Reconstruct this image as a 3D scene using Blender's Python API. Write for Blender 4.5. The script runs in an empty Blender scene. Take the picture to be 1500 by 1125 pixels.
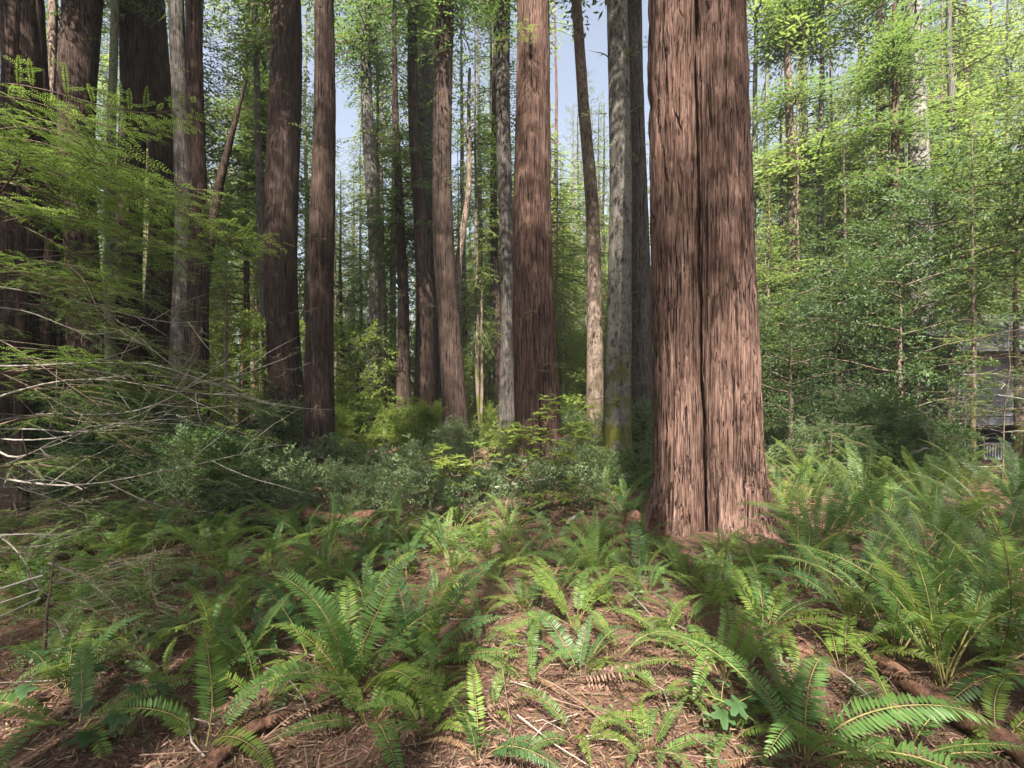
import bpy, math
import numpy as np
from mathutils import Matrix, Vector, Euler

# ------------------------------------------------------------------ basics
F, CX, HY, CH = 720.0, 750.0, 600.0, 1.5          # photo focal length (px), centre, horizon row, eye height
SC = bpy.context.scene
COL = SC.collection
R = math.radians
def rng(s): return np.random.default_rng(s)
def X_at(px, Y): return (px - CX) / F * Y
def Z_at(py, Y): return CH - (py - HY) / F * Y
def px_of(x, y): return CX + F * x / max(y, .2)

_G = {}
def vn2(u, v, nu, seed):
    """value noise, periodic in u with nu cells"""
    key = (nu, seed)
    if key not in _G: _G[key] = rng(seed).random((nu, 512))
    g = _G[key]
    u = np.asarray(u, float); v = np.asarray(v, float)
    iu = np.floor(u).astype(int); iv = np.floor(v).astype(int)
    fu = u - iu; fv = v - iv
    fu = fu * fu * (3 - 2 * fu); fv = fv * fv * (3 - 2 * fv)
    a = g[iu % nu, iv % 512]; b = g[(iu + 1) % nu, iv % 512]
    c = g[iu % nu, (iv + 1) % 512]; d = g[(iu + 1) % nu, (iv + 1) % 512]
    return (a * (1 - fu) + b * fu) * (1 - fv) + (c * (1 - fu) + d * fu) * fv

BIG = (X_at(1036, 5.9), 5.9)
def gz(x, y):
    x = np.asarray(x, float); y = np.asarray(y, float)
    h = .16 * (vn2(x / 3.1 + 200, y / 3.1 + 200, 512, 1) - .5)
    h = h + .12 * (vn2(x / .9 + 100, y / .9 + 100, 512, 2) - .5)
    h = h + .05 * (vn2(x / .28 + 100, y / .28 + 100, 512, 3) - .5) * (np.abs(x) < 30)
    far = np.clip((np.hypot(x, y) - 25) / 60, 0, 1)
    h = h + far * 2.2 * (vn2(x / 28 + 100, y / 28 + 100, 512, 4) - .5)
    h = h + .10 * np.exp(-((x - BIG[0]) ** 2 + (y - BIG[1]) ** 2) / 1.6 ** 2)
    h = h + .10 * np.exp(-((x - .35) ** 2 + (y - 4.0) ** 2) / .9 ** 2)
    return h
def g1(x, y): return float(gz(x, y))

class MB:
    def __init__(self): self.v = []; self.f = []; self.n = 0
    def add(self, V, Fa, mat=0, smooth=False):
        V = np.asarray(V, float).reshape(-1, 3)
        if len(V) == 0: return
        for fa in (Fa if isinstance(Fa, list) else [Fa]):
            fa = np.asarray(fa, int)
            if len(fa): self.f.append((fa + self.n, mat, smooth))
        self.v.append(V); self.n += len(V)
    def mesh(self, name, mats):
        me = bpy.data.meshes.new(name)
        V = np.concatenate(self.v)
        me.vertices.add(len(V)); me.vertices.foreach_set('co', V.astype(np.float32).ravel())
        loops = np.concatenate([f.ravel() for f, _, _ in self.f])
        tot = np.concatenate([np.full(len(f), f.shape[1]) for f, _, _ in self.f])
        me.loops.add(len(loops)); me.loops.foreach_set('vertex_index', loops.astype(np.int32))
        me.polygons.add(len(tot))
        st = np.concatenate([[0], np.cumsum(tot)[:-1]])
        me.polygons.foreach_set('loop_start', st.astype(np.int32))
        me.polygons.foreach_set('material_index', np.concatenate([np.full(len(f), m) for f, m, _ in self.f]).astype(np.int32))
        me.polygons.foreach_set('use_smooth', np.concatenate([np.full(len(f), s) for f, _, s in self.f]))
        for m in mats: me.materials.append(m)
        me.update(calc_edges=True)
        return me

def obj(name, me, parent=None, loc=(0, 0, 0), rot=(0, 0, 0), scale=1.0):
    o = bpy.data.objects.new(name, me); COL.objects.link(o)
    o.location = loc; o.rotation_euler = rot
    o.scale = (scale,) * 3 if not hasattr(scale, '__len__') else scale
    if parent: o.parent = parent
    return o
LABELS = {}
def tag(o, label, cat, group=None, kind=None):
    if label:
        o['label'] = label
        LABELS.setdefault(label, []).append(o)
    if cat: o['category'] = cat
    if group: o['group'] = group
    if kind: o['kind'] = kind
    return o
def thing(name, label, cat, loc, group=None, rz=0, scale=1.0):
    return tag(obj(name, None, None, loc, (0, 0, rz), scale), label, cat, group)

def unit(a): return a / np.maximum(np.linalg.norm(a, axis=-1, keepdims=True), 1e-9)

def kites(P, D, N, L, W):
    P = np.asarray(P); n = len(P); D = unit(D); S = unit(np.cross(D, N))
    L = np.broadcast_to(np.asarray(L, float), (n,))[:, None]; W = np.broadcast_to(np.asarray(W, float), (n,))[:, None]
    M = P + D * L * .45
    V = np.stack([P, M + S * W / 2, P + D * L, M - S * W / 2], 1)
    return V.reshape(-1, 3), np.arange(n * 4).reshape(n, 4)

def leaves(P, D, N, L, W, fold=.12):
    """six-point leaf blades folded along the midrib"""
    P = np.asarray(P); n = len(P); D = unit(D); S = unit(np.cross(D, N)); Nn = unit(np.cross(S, D))
    L = np.broadcast_to(np.asarray(L, float), (n,))[:, None]; W = np.broadcast_to(np.asarray(W, float), (n,))[:, None]
    def pt(t, s, u): return P + D * L * t + S * W * s + Nn * W * u
    V = np.stack([pt(0, 0, 0), pt(.3, .42, fold), pt(.62, .46, fold), pt(1, 0, -.15), pt(.62, -.46, fold), pt(.3, -.42, fold), pt(.5, 0, 0)], 1)
    b = np.arange(n)[:, None] * 7
    q = np.concatenate([b + np.array([[0, 1, 2, 6]]), b + np.array([[6, 2, 3, 4]]), b + np.array([[0, 6, 4, 5]])], 0)
    return V.reshape(-1, 3), q

def tube(pts, rad, sides=5):
    pts = np.asarray(pts, float); k = len(pts); rad = np.broadcast_to(np.asarray(rad, float), (k,))
    T = unit(np.gradient(pts, axis=0))
    ref = np.where(np.abs(T[:, 2:3]) > .9, np.array([[1., 0, 0]]), np.array([[0, 0, 1.]]))
    A = unit(np.cross(T, ref)); Bv = np.cross(T, A)
    th = np.arange(sides) / sides * 2 * np.pi
    V = pts[:, None] + rad[:, None, None] * (np.cos(th)[None, :, None] * A[:, None] + np.sin(th)[None, :, None] * Bv[:, None])
    i = np.arange(k - 1)[:, None] * sides; j = np.arange(sides)[None, :]; j2 = (j + 1) % sides
    Q = np.stack([i + j, i + j2, i + sides + j2, i + sides + j], -1).reshape(-1, 4)
    return V.reshape(-1, 3), Q

def place(V, Fa, mats):
    """copies of arrays under 4x4 matrices (m,4,4)"""
    m = len(mats); n = len(V)
    W = np.einsum('mij,nj->mni', mats[:, :3, :3], V) + mats[:, None, :3, 3]
    return W.reshape(-1, 3), (Fa[None] + (np.arange(m) * n)[:, None, None]).reshape(-1, Fa.shape[1])
def mat4(az, pitch, roll, sc, loc):
    M = Matrix.Translation(loc) @ Euler((roll, -pitch, az), 'XYZ').to_matrix().to_4x4() @ Matrix.Scale(sc, 4)
    return np.array(M)

# ------------------------------------------------------------------ materials
def nmat(name):
    m = bpy.data.materials.new(name); m.use_nodes = True
    nt = m.node_tree; nt.nodes.clear()
    out = nt.nodes.new('ShaderNodeOutputMaterial')
    return m, nt, out
def N(nt, t, **kw):
    n = nt.nodes.new(t)
    for k, v in kw.items():
        if k in n.inputs: n.inputs[k].default_value = v
        else: setattr(n, k, v)
    return n
def ramp(nt, fac, stops):
    r = nt.nodes.new('ShaderNodeValToRGB'); e = r.color_ramp.elements
    while len(e) < len(stops): e.new(.5)
    for el, (p, c) in zip(e, stops): el.position = p; el.color = (*c, 1)
    nt.links.new(fac, r.inputs[0]); return r.outputs[0]
def mixc(nt, fac, a, b, mode='MIX'):
    m = nt.nodes.new('ShaderNodeMix'); m.data_type = 'RGBA'; m.blend_type = mode
    for s, v in ((m.inputs[0], fac), (m.inputs[6], a), (m.inputs[7], b)):
        if hasattr(v, 'is_linked'): nt.links.new(v, s)
        elif isinstance(v, (int, float)): s.default_value = v
        else: s.default_value = (*v, 1)
    return m.outputs[2]

def leaf_mat(name, c1, c2, ctrans, trans=.4, rough=.45, vary=.5, spec=.35):
    m, nt, out = nmat(name); L = nt.links
    geo = N(nt, 'ShaderNodeNewGeometry'); oi = N(nt, 'ShaderNodeObjectInfo')
    col = mixc(nt, geo.outputs['Random Per Island'], c1, c2)
    mr = N(nt, 'ShaderNodeMapRange'); L.new(oi.outputs['Random'], mr.inputs[0])
    mr.inputs[3].default_value = 1 - vary * .5; mr.inputs[4].default_value = 1 + vary * .5
    hs = N(nt, 'ShaderNodeHueSaturation'); L.new(col, hs.inputs['Color']); L.new(mr.outputs[0], hs.inputs['Value'])
    p = N(nt, 'ShaderNodeBsdfPrincipled', Roughness=rough); p.inputs['Specular IOR Level'].default_value = spec
    L.new(hs.outputs[0], p.inputs['Base Color'])
    t = N(nt, 'ShaderNodeBsdfTranslucent')
    L.new(mixc(nt, .75, hs.outputs[0], ctrans), t.inputs[0])
    mx = N(nt, 'ShaderNodeMixShader'); mx.inputs[0].default_value = trans
    L.new(p.outputs[0], mx.inputs[1]); L.new(t.outputs[0], mx.inputs[2]); L.new(mx.outputs[0], out.inputs[0])
    return m

def bark_mat(name, dark, mid, light, scale=26, zs=.07, bump=.8, moss=None, knots=None, patch=None):
    m, nt, out = nmat(name); L = nt.links
    tc = N(nt, 'ShaderNodeTexCoord')
    mp = N(nt, 'ShaderNodeMapping'); mp.inputs['Scale'].default_value = (1, 1, zs); L.new(tc.outputs['Object'], mp.inputs[0])
    n1 = N(nt, 'ShaderNodeTexNoise', Scale=scale, Detail=7.0, Roughness=.68, Distortion=.3); L.new(mp.outputs[0], n1.inputs['Vector'])
    mp2 = N(nt, 'ShaderNodeMapping'); mp2.inputs['Scale'].default_value = (1, 1, .16); L.new(tc.outputs['Object'], mp2.inputs[0])
    n2 = N(nt, 'ShaderNodeTexNoise', Scale=7.0, Detail=5.0, Roughness=.6); L.new(mp2.outputs[0], n2.inputs['Vector'])
    n3 = N(nt, 'ShaderNodeTexNoise', Scale=1.4, Detail=3.0); L.new(tc.outputs['Object'], n3.inputs['Vector'])
    c = ramp(nt, n1.outputs[0], [(.36, dark), (.46, mid), (.64, light)])
    c2 = ramp(nt, n2.outputs[0], [(.3, tuple(.55 * x for x in mid)), (.5, mid), (.7, light)])
    c = mixc(nt, .45, c, c2)
    mp3 = N(nt, 'ShaderNodeMapping'); mp3.inputs['Scale'].default_value = (1, 1, zs * .55); L.new(tc.outputs['Object'], mp3.inputs[0])
    n6 = N(nt, 'ShaderNodeTexNoise', Scale=scale * .8, Detail=3.0, Roughness=.5, Distortion=.8); L.new(mp3.outputs[0], n6.inputs['Vector'])
    crack = ramp(nt, n6.outputs[0], [(.345, (1, 1, 1)), (.40, (0, 0, 0))])
    c = mixc(nt, crack, c, tuple(.55 * x for x in dark))
    mp4 = N(nt, 'ShaderNodeMapping'); mp4.inputs['Scale'].default_value = (1, 1, zs * 1.2); mp4.inputs['Location'].default_value = (3, 5, 1); L.new(tc.outputs['Object'], mp4.inputs[0])
    n7 = N(nt, 'ShaderNodeTexNoise', Scale=scale * 1.5, Detail=2.0, Roughness=.5, Distortion=1.2); L.new(mp4.outputs[0], n7.inputs['Vector'])
    fl = ramp(nt, n7.outputs[0], [(.37, (1, 1, 1)), (.43, (0, 0, 0))])
    c = mixc(nt, fl, c, tuple(.9 * x for x in dark))
    flk = ramp(nt, n7.outputs[0], [(.60, (0, 0, 0)), (.70, (.5, .5, .5))])
    c = mixc(nt, flk, c, tuple(1.25 * x for x in light))
    v = N(nt, 'ShaderNodeMath', operation='MULTIPLY_ADD'); L.new(n3.outputs[0], v.inputs[0]); v.inputs[1].default_value = .9; v.inputs[2].default_value = .55
    hs = N(nt, 'ShaderNodeHueSaturation'); L.new(c, hs.inputs['Color']); L.new(v.outputs[0], hs.inputs['Value'])
    c = hs.outputs[0]
    if patch:                                            # lichen / pale bark patches
        n5 = N(nt, 'ShaderNodeTexNoise', Scale=5.0, Detail=4.0); L.new(tc.outputs['Object'], n5.inputs['Vector'])
        f = ramp(nt, n5.outputs[0], [(.48, (0, 0, 0)), (.6, (1, 1, 1))])
        f2 = N(nt, 'ShaderNodeMath', operation='MULTIPLY'); L.new(f, f2.inputs[0]); f2.inputs[1].default_value = .6
        c = mixc(nt, f2.outputs[0], c, patch)
    if knots:                                            # dark ringed knots in whorls
        mk = N(nt, 'ShaderNodeMapping'); mk.inputs['Scale'].default_value = (6, 6, 2.6); L.new(tc.outputs['Object'], mk.inputs[0])
        vo = N(nt, 'ShaderNodeTexVoronoi', Scale=1.0); L.new(mk.outputs[0], vo.inputs['Vector'])
        f = ramp(nt, vo.outputs['Distance'], [(.16, (1, 1, 1)), (.3, (0, 0, 0))])
        c = mixc(nt, f, c, knots)
    if moss:
        n4 = N(nt, 'ShaderNodeTexNoise', Scale=2.2, Detail=5.0); L.new(tc.outputs['Object'], n4.inputs['Vector'])
        sx = N(nt, 'ShaderNodeSeparateXYZ'); L.new(tc.outputs['Object'], sx.inputs[0])
        mr = N(nt, 'ShaderNodeMapRange'); L.new(sx.outputs[2], mr.inputs[0])
        mr.inputs[1].default_value = 0; mr.inputs[2].default_value = moss[1]; mr.inputs[3].default_value = .25; mr.inputs[4].default_value = -.12
        ad = N(nt, 'ShaderNodeMath', operation='ADD'); L.new(mr.outputs[0], ad.inputs[0]); L.new(n4.outputs[0], ad.inputs[1])
        f = ramp(nt, ad.outputs[0], [(.52, (0, 0, 0)), (.66, (1, 1, 1))])
        c = mixc(nt, f, c, moss[0])
    p = N(nt, 'ShaderNodeBsdfPrincipled', Roughness=.9); p.inputs['Specular IOR Level'].default_value = .15
    L.new(c, p.inputs['Base Color'])
    hsum = N(nt, 'ShaderNodeMath', operation='ADD'); L.new(n1.outputs[0], hsum.inputs[0]); sbt = N(nt, 'ShaderNodeMath', operation='SUBTRACT'); L.new(n2.outputs[0], sbt.inputs[0]); L.new(crack, sbt.inputs[1]); L.new(sbt.outputs[0], hsum.inputs[1])
    b = N(nt, 'ShaderNodeBump', Strength=bump, Distance=.03); L.new(hsum.outputs[0], b.inputs['Height']); L.new(b.outputs[0], p.inputs['Normal'])
    L.new(p.outputs[0], out.inputs[0])
    return m

def plain_mat(name, c1, c2, scale=8, rough=.85, bump=.3, stretch=(1, 1, 1)):
    m, nt, out = nmat(name); L = nt.links
    tc = N(nt, 'ShaderNodeTexCoord'); mp = N(nt, 'ShaderNodeMapping'); mp.inputs['Scale'].default_value = stretch
    L.new(tc.outputs['Object'], mp.inputs[0])
    n1 = N(nt, 'ShaderNodeTexNoise', Scale=scale, Detail=6.0, Roughness=.65); L.new(mp.outputs[0], n1.inputs['Vector'])
    c = ramp(nt, n1.outputs[0], [(.32, c1), (.68, c2)])
    p = N(nt, 'ShaderNodeBsdfPrincipled', Roughness=rough); p.inputs['Specular IOR Level'].default_value = .2
    L.new(c, p.inputs['Base Color'])
    b = N(nt, 'ShaderNodeBump', Strength=bump, Distance=.02); L.new(n1.outputs[0], b.inputs['Height']); L.new(b.outputs[0], p.inputs['Normal'])
    L.new(p.outputs[0], out.inputs[0]); return m

M = {}
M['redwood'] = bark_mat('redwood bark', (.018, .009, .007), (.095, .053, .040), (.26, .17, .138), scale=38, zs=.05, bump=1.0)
M['dark_redwood'] = bark_mat('dark redwood bark', (.011, .007, .0055), (.042, .027, .021), (.10, .068, .055), scale=34, zs=.05, bump=1.0)  # redwood bark darkened in colour for trunks standing in shade
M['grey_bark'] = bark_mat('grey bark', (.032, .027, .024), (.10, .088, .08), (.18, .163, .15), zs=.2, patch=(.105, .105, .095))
M['shaded_redwood'] = bark_mat('shaded redwood bark', (.02, .010, .008), (.075, .043, .032), (.18, .115, .092), scale=36, zs=.05, bump=1.0)  # shade put into the colour: darker copy of the redwood bark
M['dark_grey'] = bark_mat('dark greyish bark', (.02, .017, .015), (.065, .056, .05), (.12, .108, .098), scale=30, zs=.12)
M['fir_bark'] = bark_mat('knotty fir bark', (.035, .03, .026), (.11, .097, .085), (.19, .175, .155), scale=26, zs=.4, bump=.8, moss=((.085, .085, .018), 3.2), knots=(.045, .038, .033), patch=(.16, .155, .14))
M['tan_bark'] = bark_mat('tan bark', (.05, .035, .026), (.15, .11, .085), (.25, .20, .16), scale=18, zs=.25, bump=.5, moss=((.085, .085, .02), 2.6))
M['pale_bark'] = bark_mat('pale spotted bark', (.07, .062, .058), (.18, .168, .157), (.27, .255, .24), scale=16, zs=.6, bump=.3, knots=(.07, .06, .05))
M['green_bark'] = bark_mat('mossy pale bark', (.04, .04, .028), (.12, .13, .085), (.20, .21, .15), scale=20, zs=.3, bump=.6, patch=(.11, .13, .06))
M['twig'] = plain_mat('twig bark', (.06, .04, .03), (.16, .12, .09), 20)
M['pale_twig'] = plain_mat('lichen grey dead twig', (.12, .10, .085), (.33, .30, .26), 30)
M['conifer'] = leaf_mat('conifer needles', (.035, .075, .025), (.075, .125, .038), (.22, .34, .07), .42)
M['conifer_light'] = leaf_mat('young conifer needles', (.07, .125, .03), (.12, .17, .042), (.34, .44, .10), .46)  # conifer needles with sunlit yellow-green brightness put into the colour
M['near_needle'] = leaf_mat('redwood needles', (.05, .11, .035), (.10, .16, .045), (.32, .46, .08), .45, vary=.4)
M['broad'] = leaf_mat('dark evergreen leaves', (.034, .07, .032), (.085, .125, .045), (.20, .30, .06), .34, rough=.5, spec=.3)
M['lime'] = leaf_mat('bright understory leaves', (.09, .15, .03), (.17, .21, .05), (.42, .50, .10), .5)
M['shrub'] = leaf_mat('thicket leaves', (.065, .105, .042), (.15, .19, .09), (.26, .36, .12), .36, rough=.45, spec=.4)
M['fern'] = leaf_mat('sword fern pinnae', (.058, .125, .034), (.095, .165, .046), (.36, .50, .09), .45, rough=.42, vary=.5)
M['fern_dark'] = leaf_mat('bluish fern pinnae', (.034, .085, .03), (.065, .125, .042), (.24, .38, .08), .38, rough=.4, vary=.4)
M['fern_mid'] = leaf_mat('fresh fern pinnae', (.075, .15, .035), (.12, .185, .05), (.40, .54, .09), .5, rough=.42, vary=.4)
M['fern_sunlit'] = leaf_mat('sunlit fern pinnae', (.10, .18, .035), (.17, .23, .05), (.42, .54, .09), .5, rough=.45)  # sunlit look of the bright fronds put into the pinna colour
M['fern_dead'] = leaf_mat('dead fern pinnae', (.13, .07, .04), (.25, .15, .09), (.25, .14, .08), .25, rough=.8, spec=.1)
M['rachis'] = plain_mat('fern stalk', (.12, .12, .04), (.24, .20, .08), 30)
M['litter'] = leaf_mat('needle litter', (.05, .028, .02), (.34, .215, .16), (.30, .16, .10), .12, rough=.85, spec=.1)
M['wood'] = plain_mat('fallen wood', (.06, .04, .028), (.20, .13, .09), 22, stretch=(1, 1, 1))
M['rotten'] = plain_mat('rotten red wood', (.03, .016, .012), (.20, .105, .07), 24, bump=1.0)
M['moss_wood'] = plain_mat('mossy stump wood', (.025, .03, .012), (.09, .085, .04), 5, bump=.8)
M['berry'] = leaf_mat('bramble leaves', (.035, .08, .03), (.06, .115, .045), (.2, .32, .1), .35, rough=.5)

def ground_mat():
    m, nt, out = nmat('forest floor'); L = nt.links
    tc = N(nt, 'ShaderNodeTexCoord')
    a = N(nt, 'ShaderNodeTexNoise', Scale=1.1, Detail=6.0, Roughness=.6); L.new(tc.outputs['Object'], a.inputs['Vector'])
    b = N(nt, 'ShaderNodeTexNoise', Scale=55.0, Detail=7.0, Roughness=.75, Distortion=1.5); L.new(tc.outputs['Object'], b.inputs['Vector'])
    w = N(nt, 'ShaderNodeTexVoronoi', Scale=70.0, feature='F1', distance='MANHATTAN'); L.new(tc.outputs['Object'], w.inputs['Vector'])
    c1 = ramp(nt, b.outputs[0], [(.34, (.035, .019, .013)), (.5, (.13, .075, .052)), (.66, (.33, .22, .165))])
    c2 = ramp(nt, a.outputs[0], [(.35, (.07, .045, .033)), (.65, (.21, .125, .085))])
    c = mixc(nt, .38, c1, c2)
    c = mixc(nt, .3, c, w.outputs['Color'], 'SOFT_LIGHT')
    g = N(nt, 'ShaderNodeTexNoise', Scale=.35, Detail=4.0); L.new(tc.outputs['Object'], g.inputs['Vector'])
    p = N(nt, 'ShaderNodeBsdfPrincipled', Roughness=.95); p.inputs['Specular IOR Level'].default_value = .1
    L.new(c, p.inputs['Base Color'])
    bp = N(nt, 'ShaderNodeBump', Strength=.9, Distance=.03); L.new(b.outputs[0], bp.inputs['Height']); L.new(bp.outputs[0], p.inputs['Normal'])
    L.new(p.outputs[0], out.inputs[0]); return m
M['ground'] = ground_mat()

# ------------------------------------------------------------------ ground
def axis(lo, hi, fine_lo, fine_hi, step):
    fine = np.arange(fine_lo, fine_hi, step)
    def grow(start, end, sgn):
        out = []; s = step; x = start
        while sgn * (end - x) > 0:
            s *= 1.12; x += sgn * s; out.append(x)
        return out
    return np.array(grow(fine[0], lo, -1)[::-1] + list(fine) + grow(fine[-1], hi, 1))
gx = axis(-420, 420, -5, 5, .055); gy = axis(-60, 520, 1.2, 9, .055)
GX, GY = np.meshgrid(gx, gy, indexing='ij')
GZ = gz(GX, GY)
GZ += .022 * (vn2(GX / .09 + 100, GY / .09 + 100, 512, 9) - .5) * (np.hypot(GX, GY) < 11)
nx, ny = GX.shape
idx = np.arange(nx * ny).reshape(nx, ny)
q = np.stack([idx[:-1, :-1], idx[1:, :-1], idx[1:, 1:], idx[:-1, 1:]], -1).reshape(-1, 4)
b = MB(); b.add(np.stack([GX, GY, GZ], -1), q, 0, True)
tag(obj('ground', b.mesh('ground', [M['ground']])), 'reddish brown forest floor of needle duff', 'ground', kind='structure')

# ------------------------------------------------------------------ trunks
def trunk_arrays(zs, cx, cy, rad, nang, amp, seed, flare=.28, flareh=.45, lobes=5, fine=1.0):
    th = np.arange(nang) / nang * 2 * np.pi
    Z, T = np.meshgrid(zs, th, indexing='ij')
    r0 = rad[:, None] * np.ones_like(T)
    ph = rng(seed).random(4) * 6.28
    r0 = r0 * (1 + flare * np.exp(-np.maximum(Z, 0) / flareh) * (1 + .6 * np.cos(lobes * T + ph[0]) + .3 * np.cos((lobes + 2) * T + ph[1])))
    r0 = r0 * (1 + .05 * np.cos(2 * T + ph[2] + Z * .15) + .03 * np.cos(3 * T + ph[3] - Z * .2))
    d = bark_disp(T, Z, float(np.mean(rad[:max(2, len(rad) // 2)])), seed, fine)
    r = r0 + amp * d
    V = np.stack([cx[:, None] + r * np.cos(T), cy[:, None] + r * np.sin(T), Z], -1)
    return V, grid_faces(len(zs), nang)
def grid_faces(nz, na):
    i = np.arange(nz - 1)[:, None] * na; j = np.arange(na)[None]; j2 = (j + 1) % na
    return np.stack([i + j, i + j2, i + na + j2, i + na + j], -1).reshape(-1, 4)
def bark_disp(T, Z, r, seed, fine=1.0):
    n1 = max(6, int(2 * math.pi * r / .11)); n2 = max(8, int(2 * math.pi * r / .045))
    u1 = (T / (2 * np.pi) + .012 * np.sin(Z * 1.7 + seed)) * n1; u2 = (T / (2 * np.pi)) * n2
    a = vn2(u1, Z / 1.3 + 50, n1, seed + 11); bb = vn2(u2, Z / .55 + 50, n2, seed + 12)
    ridge = 1 - np.abs(2 * a - 1)                       # ridged plates with furrows between them
    return (np.minimum(ridge * 1.6, 1) - .6) * 1.0 + (np.abs(2 * bb - 1) ** .6 - .6) * .9 * fine

def zlist(H, zvis, nvis, nup=16):
    return np.concatenate([np.linspace(-.15, zvis, nvis), np.linspace(zvis, H, nup + 1)[1:]])

REGISTRY = []          # (px, Y, short name) of the landmark trunks, for labels
def make_trunk(name, label, mat, Y, pts, H=30, nang=36, nvis=90, amp=.012, flare=.28, seed=0, cat='tree', group=None, topr=.25):
    """pts: (photo row, centre column, width) at distance Y; continues straight above the frame to height H"""
    pts = sorted(pts, key=lambda p: -p[0])
    z = np.array([Z_at(p[0], Y) for p in pts]); x = np.array([X_at(p[1], Y) for p in pts]); r = np.array([p[2] / 2 / F * Y for p in pts])
    x0 = x[0] + 0.0; base = g1(x0, Y)
    z = z - base; z[0] = min(z[0], 0.0)
    if H > z[-1] + .5:
        sl = (x[-1] - x[-2]) / max(z[-1] - z[-2], .1) * .5
        z = np.append(z, H); x = np.append(x, x[-1] + sl * (H - z[-2])); r = np.append(r, r[-1] * topr)
    else: H = z[-1]
    zv = min(Z_at(-40, Y) - base, H)
    zs = zlist(H, zv, nvis) if H > zv + .5 else np.linspace(-.15, H, nvis)
    cx = np.interp(zs, z, x) - x0
    rad = np.interp(zs, z, r)
    wob = .25 * r[0] * (np.sin(zs * .35 + seed) - math.sin(seed)) * np.clip(zs / 6, 0, 1)
    V, Fq = trunk_arrays(zs, cx + wob, wob * .5, rad, nang, amp, seed, flare)
    b = MB(); b.add(V, Fq, 0, True)
    top = V[-1].mean(0)
    cap = np.concatenate([V[-1], top[None]]); k = len(V[-1])
    b.add(cap, np.array([[i, (i + 1) % k, k] for i in range(k)]), 0)
    t = thing(name, label, cat, (x0, Y, base), group)
    obj('trunk', b.mesh('trunk', [M[mat]]), t)
    t['_h'] = 0
    del t['_h']
    REGISTRY.append((pts[min(1, len(pts) - 1)][1], Y, t))
    return t, lambda zz: (float(np.interp(zz, z, x) - x0), float(np.interp(zz, z, r)))

# ------------------------------------------------------------------ foliage building blocks
UP = np.array([0, 0, 1.])
def far_branch(L, seed, leaf=.13, w=.042, gap=.15, droop=.25):
    """flat conifer bough along +X, arrays (V, quads) of needle twigs"""
    g = rng(seed); P = []; D = []
    s = gap * .8
    side = 1
    while s < L:
        t = s / L
        base = np.array([s, 0, -droop * L * t ** 1.8])
        tl = L * (.10 + .36 * (1 - t) ** .8 * min(1, t * 5 + .3)) * g.uniform(.7, 1.2)
        a = R(g.uniform(45, 68)) * side
        d = np.array([math.cos(a), math.sin(a), g.uniform(-.35, .02)]); d /= np.linalg.norm(d)
        n = max(2, int(tl / (leaf * .5)))
        for k in range(n):
            u = (k + .3) / n
            p = base + d * tl * u + np.array([0, 0, -.18 * tl * u * u])
            sa = R(g.uniform(20, 50)) * (1 if k % 2 else -1)
            c, sn = math.cos(sa), math.sin(sa)
            P.append(p); D.append([d[0] * c - d[1] * sn, d[0] * sn + d[1] * c, d[2] + g.uniform(-.25, .1)])
        side = -side; s += gap * g.uniform(.6, 1.2)
    P = np.array(P); D = np.array(D); n = len(P)
    Nn = UP + g.normal(0, .35, (n, 3))
    return kites(P, D, Nn, leaf * g.uniform(.75, 1.3, n), w * g.uniform(.8, 1.3, n))

_FB = {}
def fb(L, leaf, k):
    key = (round(L, 1), leaf, k)
    if key not in _FB: _FB[key] = far_branch(round(L, 1), 1000 + k + int(L * 10), leaf, leaf * .34, leaf * 1.15)
    return _FB[key]

def conifer_crown(name, seed, z0, z1, Lmax, step, leaf, shape, mats, pitch0=-12, pitch1=18, gaps=.25, per=5, lump=1.6):
    g = rng(seed); b = MB(); z = z0; az = 0.0
    gapn = g.integers(0, 10000)
    groups = {}; sticks = []
    while z < z1:
        t = (z - z0) / (z1 - z0)
        for k in range(per):
            az += 2.4 + g.normal(0, .35)
            if vn2(np.array(az / 6.283 * 5 % 5), np.array(z / lump), 5, int(gapn)) < gaps + .08 * g.random(): continue
            L = max(.35, Lmax * shape(t) * g.uniform(.55, 1.12))
            pt = pitch0 + (pitch1 - pitch0) * t + g.normal(0, 9)
            key = (min([.6, 1.0, 1.6, 2.4, 3.2], key=lambda q: abs(q - L)), int(g.integers(0, 3)))
            zz = z + g.uniform(-.5, .5) * step
            groups.setdefault(key, []).append(mat4(az, R(pt), g.normal(0, .25), L / key[0], (0, 0, zz)))
            sticks.append((az, R(pt), L, zz))
        z += step * g.uniform(.7, 1.3)
    for (L, k), ms in groups.items():
        V, Fq = fb(L, leaf, k); W, Q = place(V, Fq, np.array(ms)); b.add(W, Q, 0)
    sp = np.array([[0, 0, 0], [.5, 0, -.04], [1, 0, -.22]])
    V, Q = tube(sp, [.014, .009, .003], 3)
    W, Q = place(V, Q, np.array([mat4(a, p, 0, L, (0, 0, zz)) for a, p, L, zz in sticks])); b.add(W, Q, 1)
    return b.mesh(name, mats)

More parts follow.
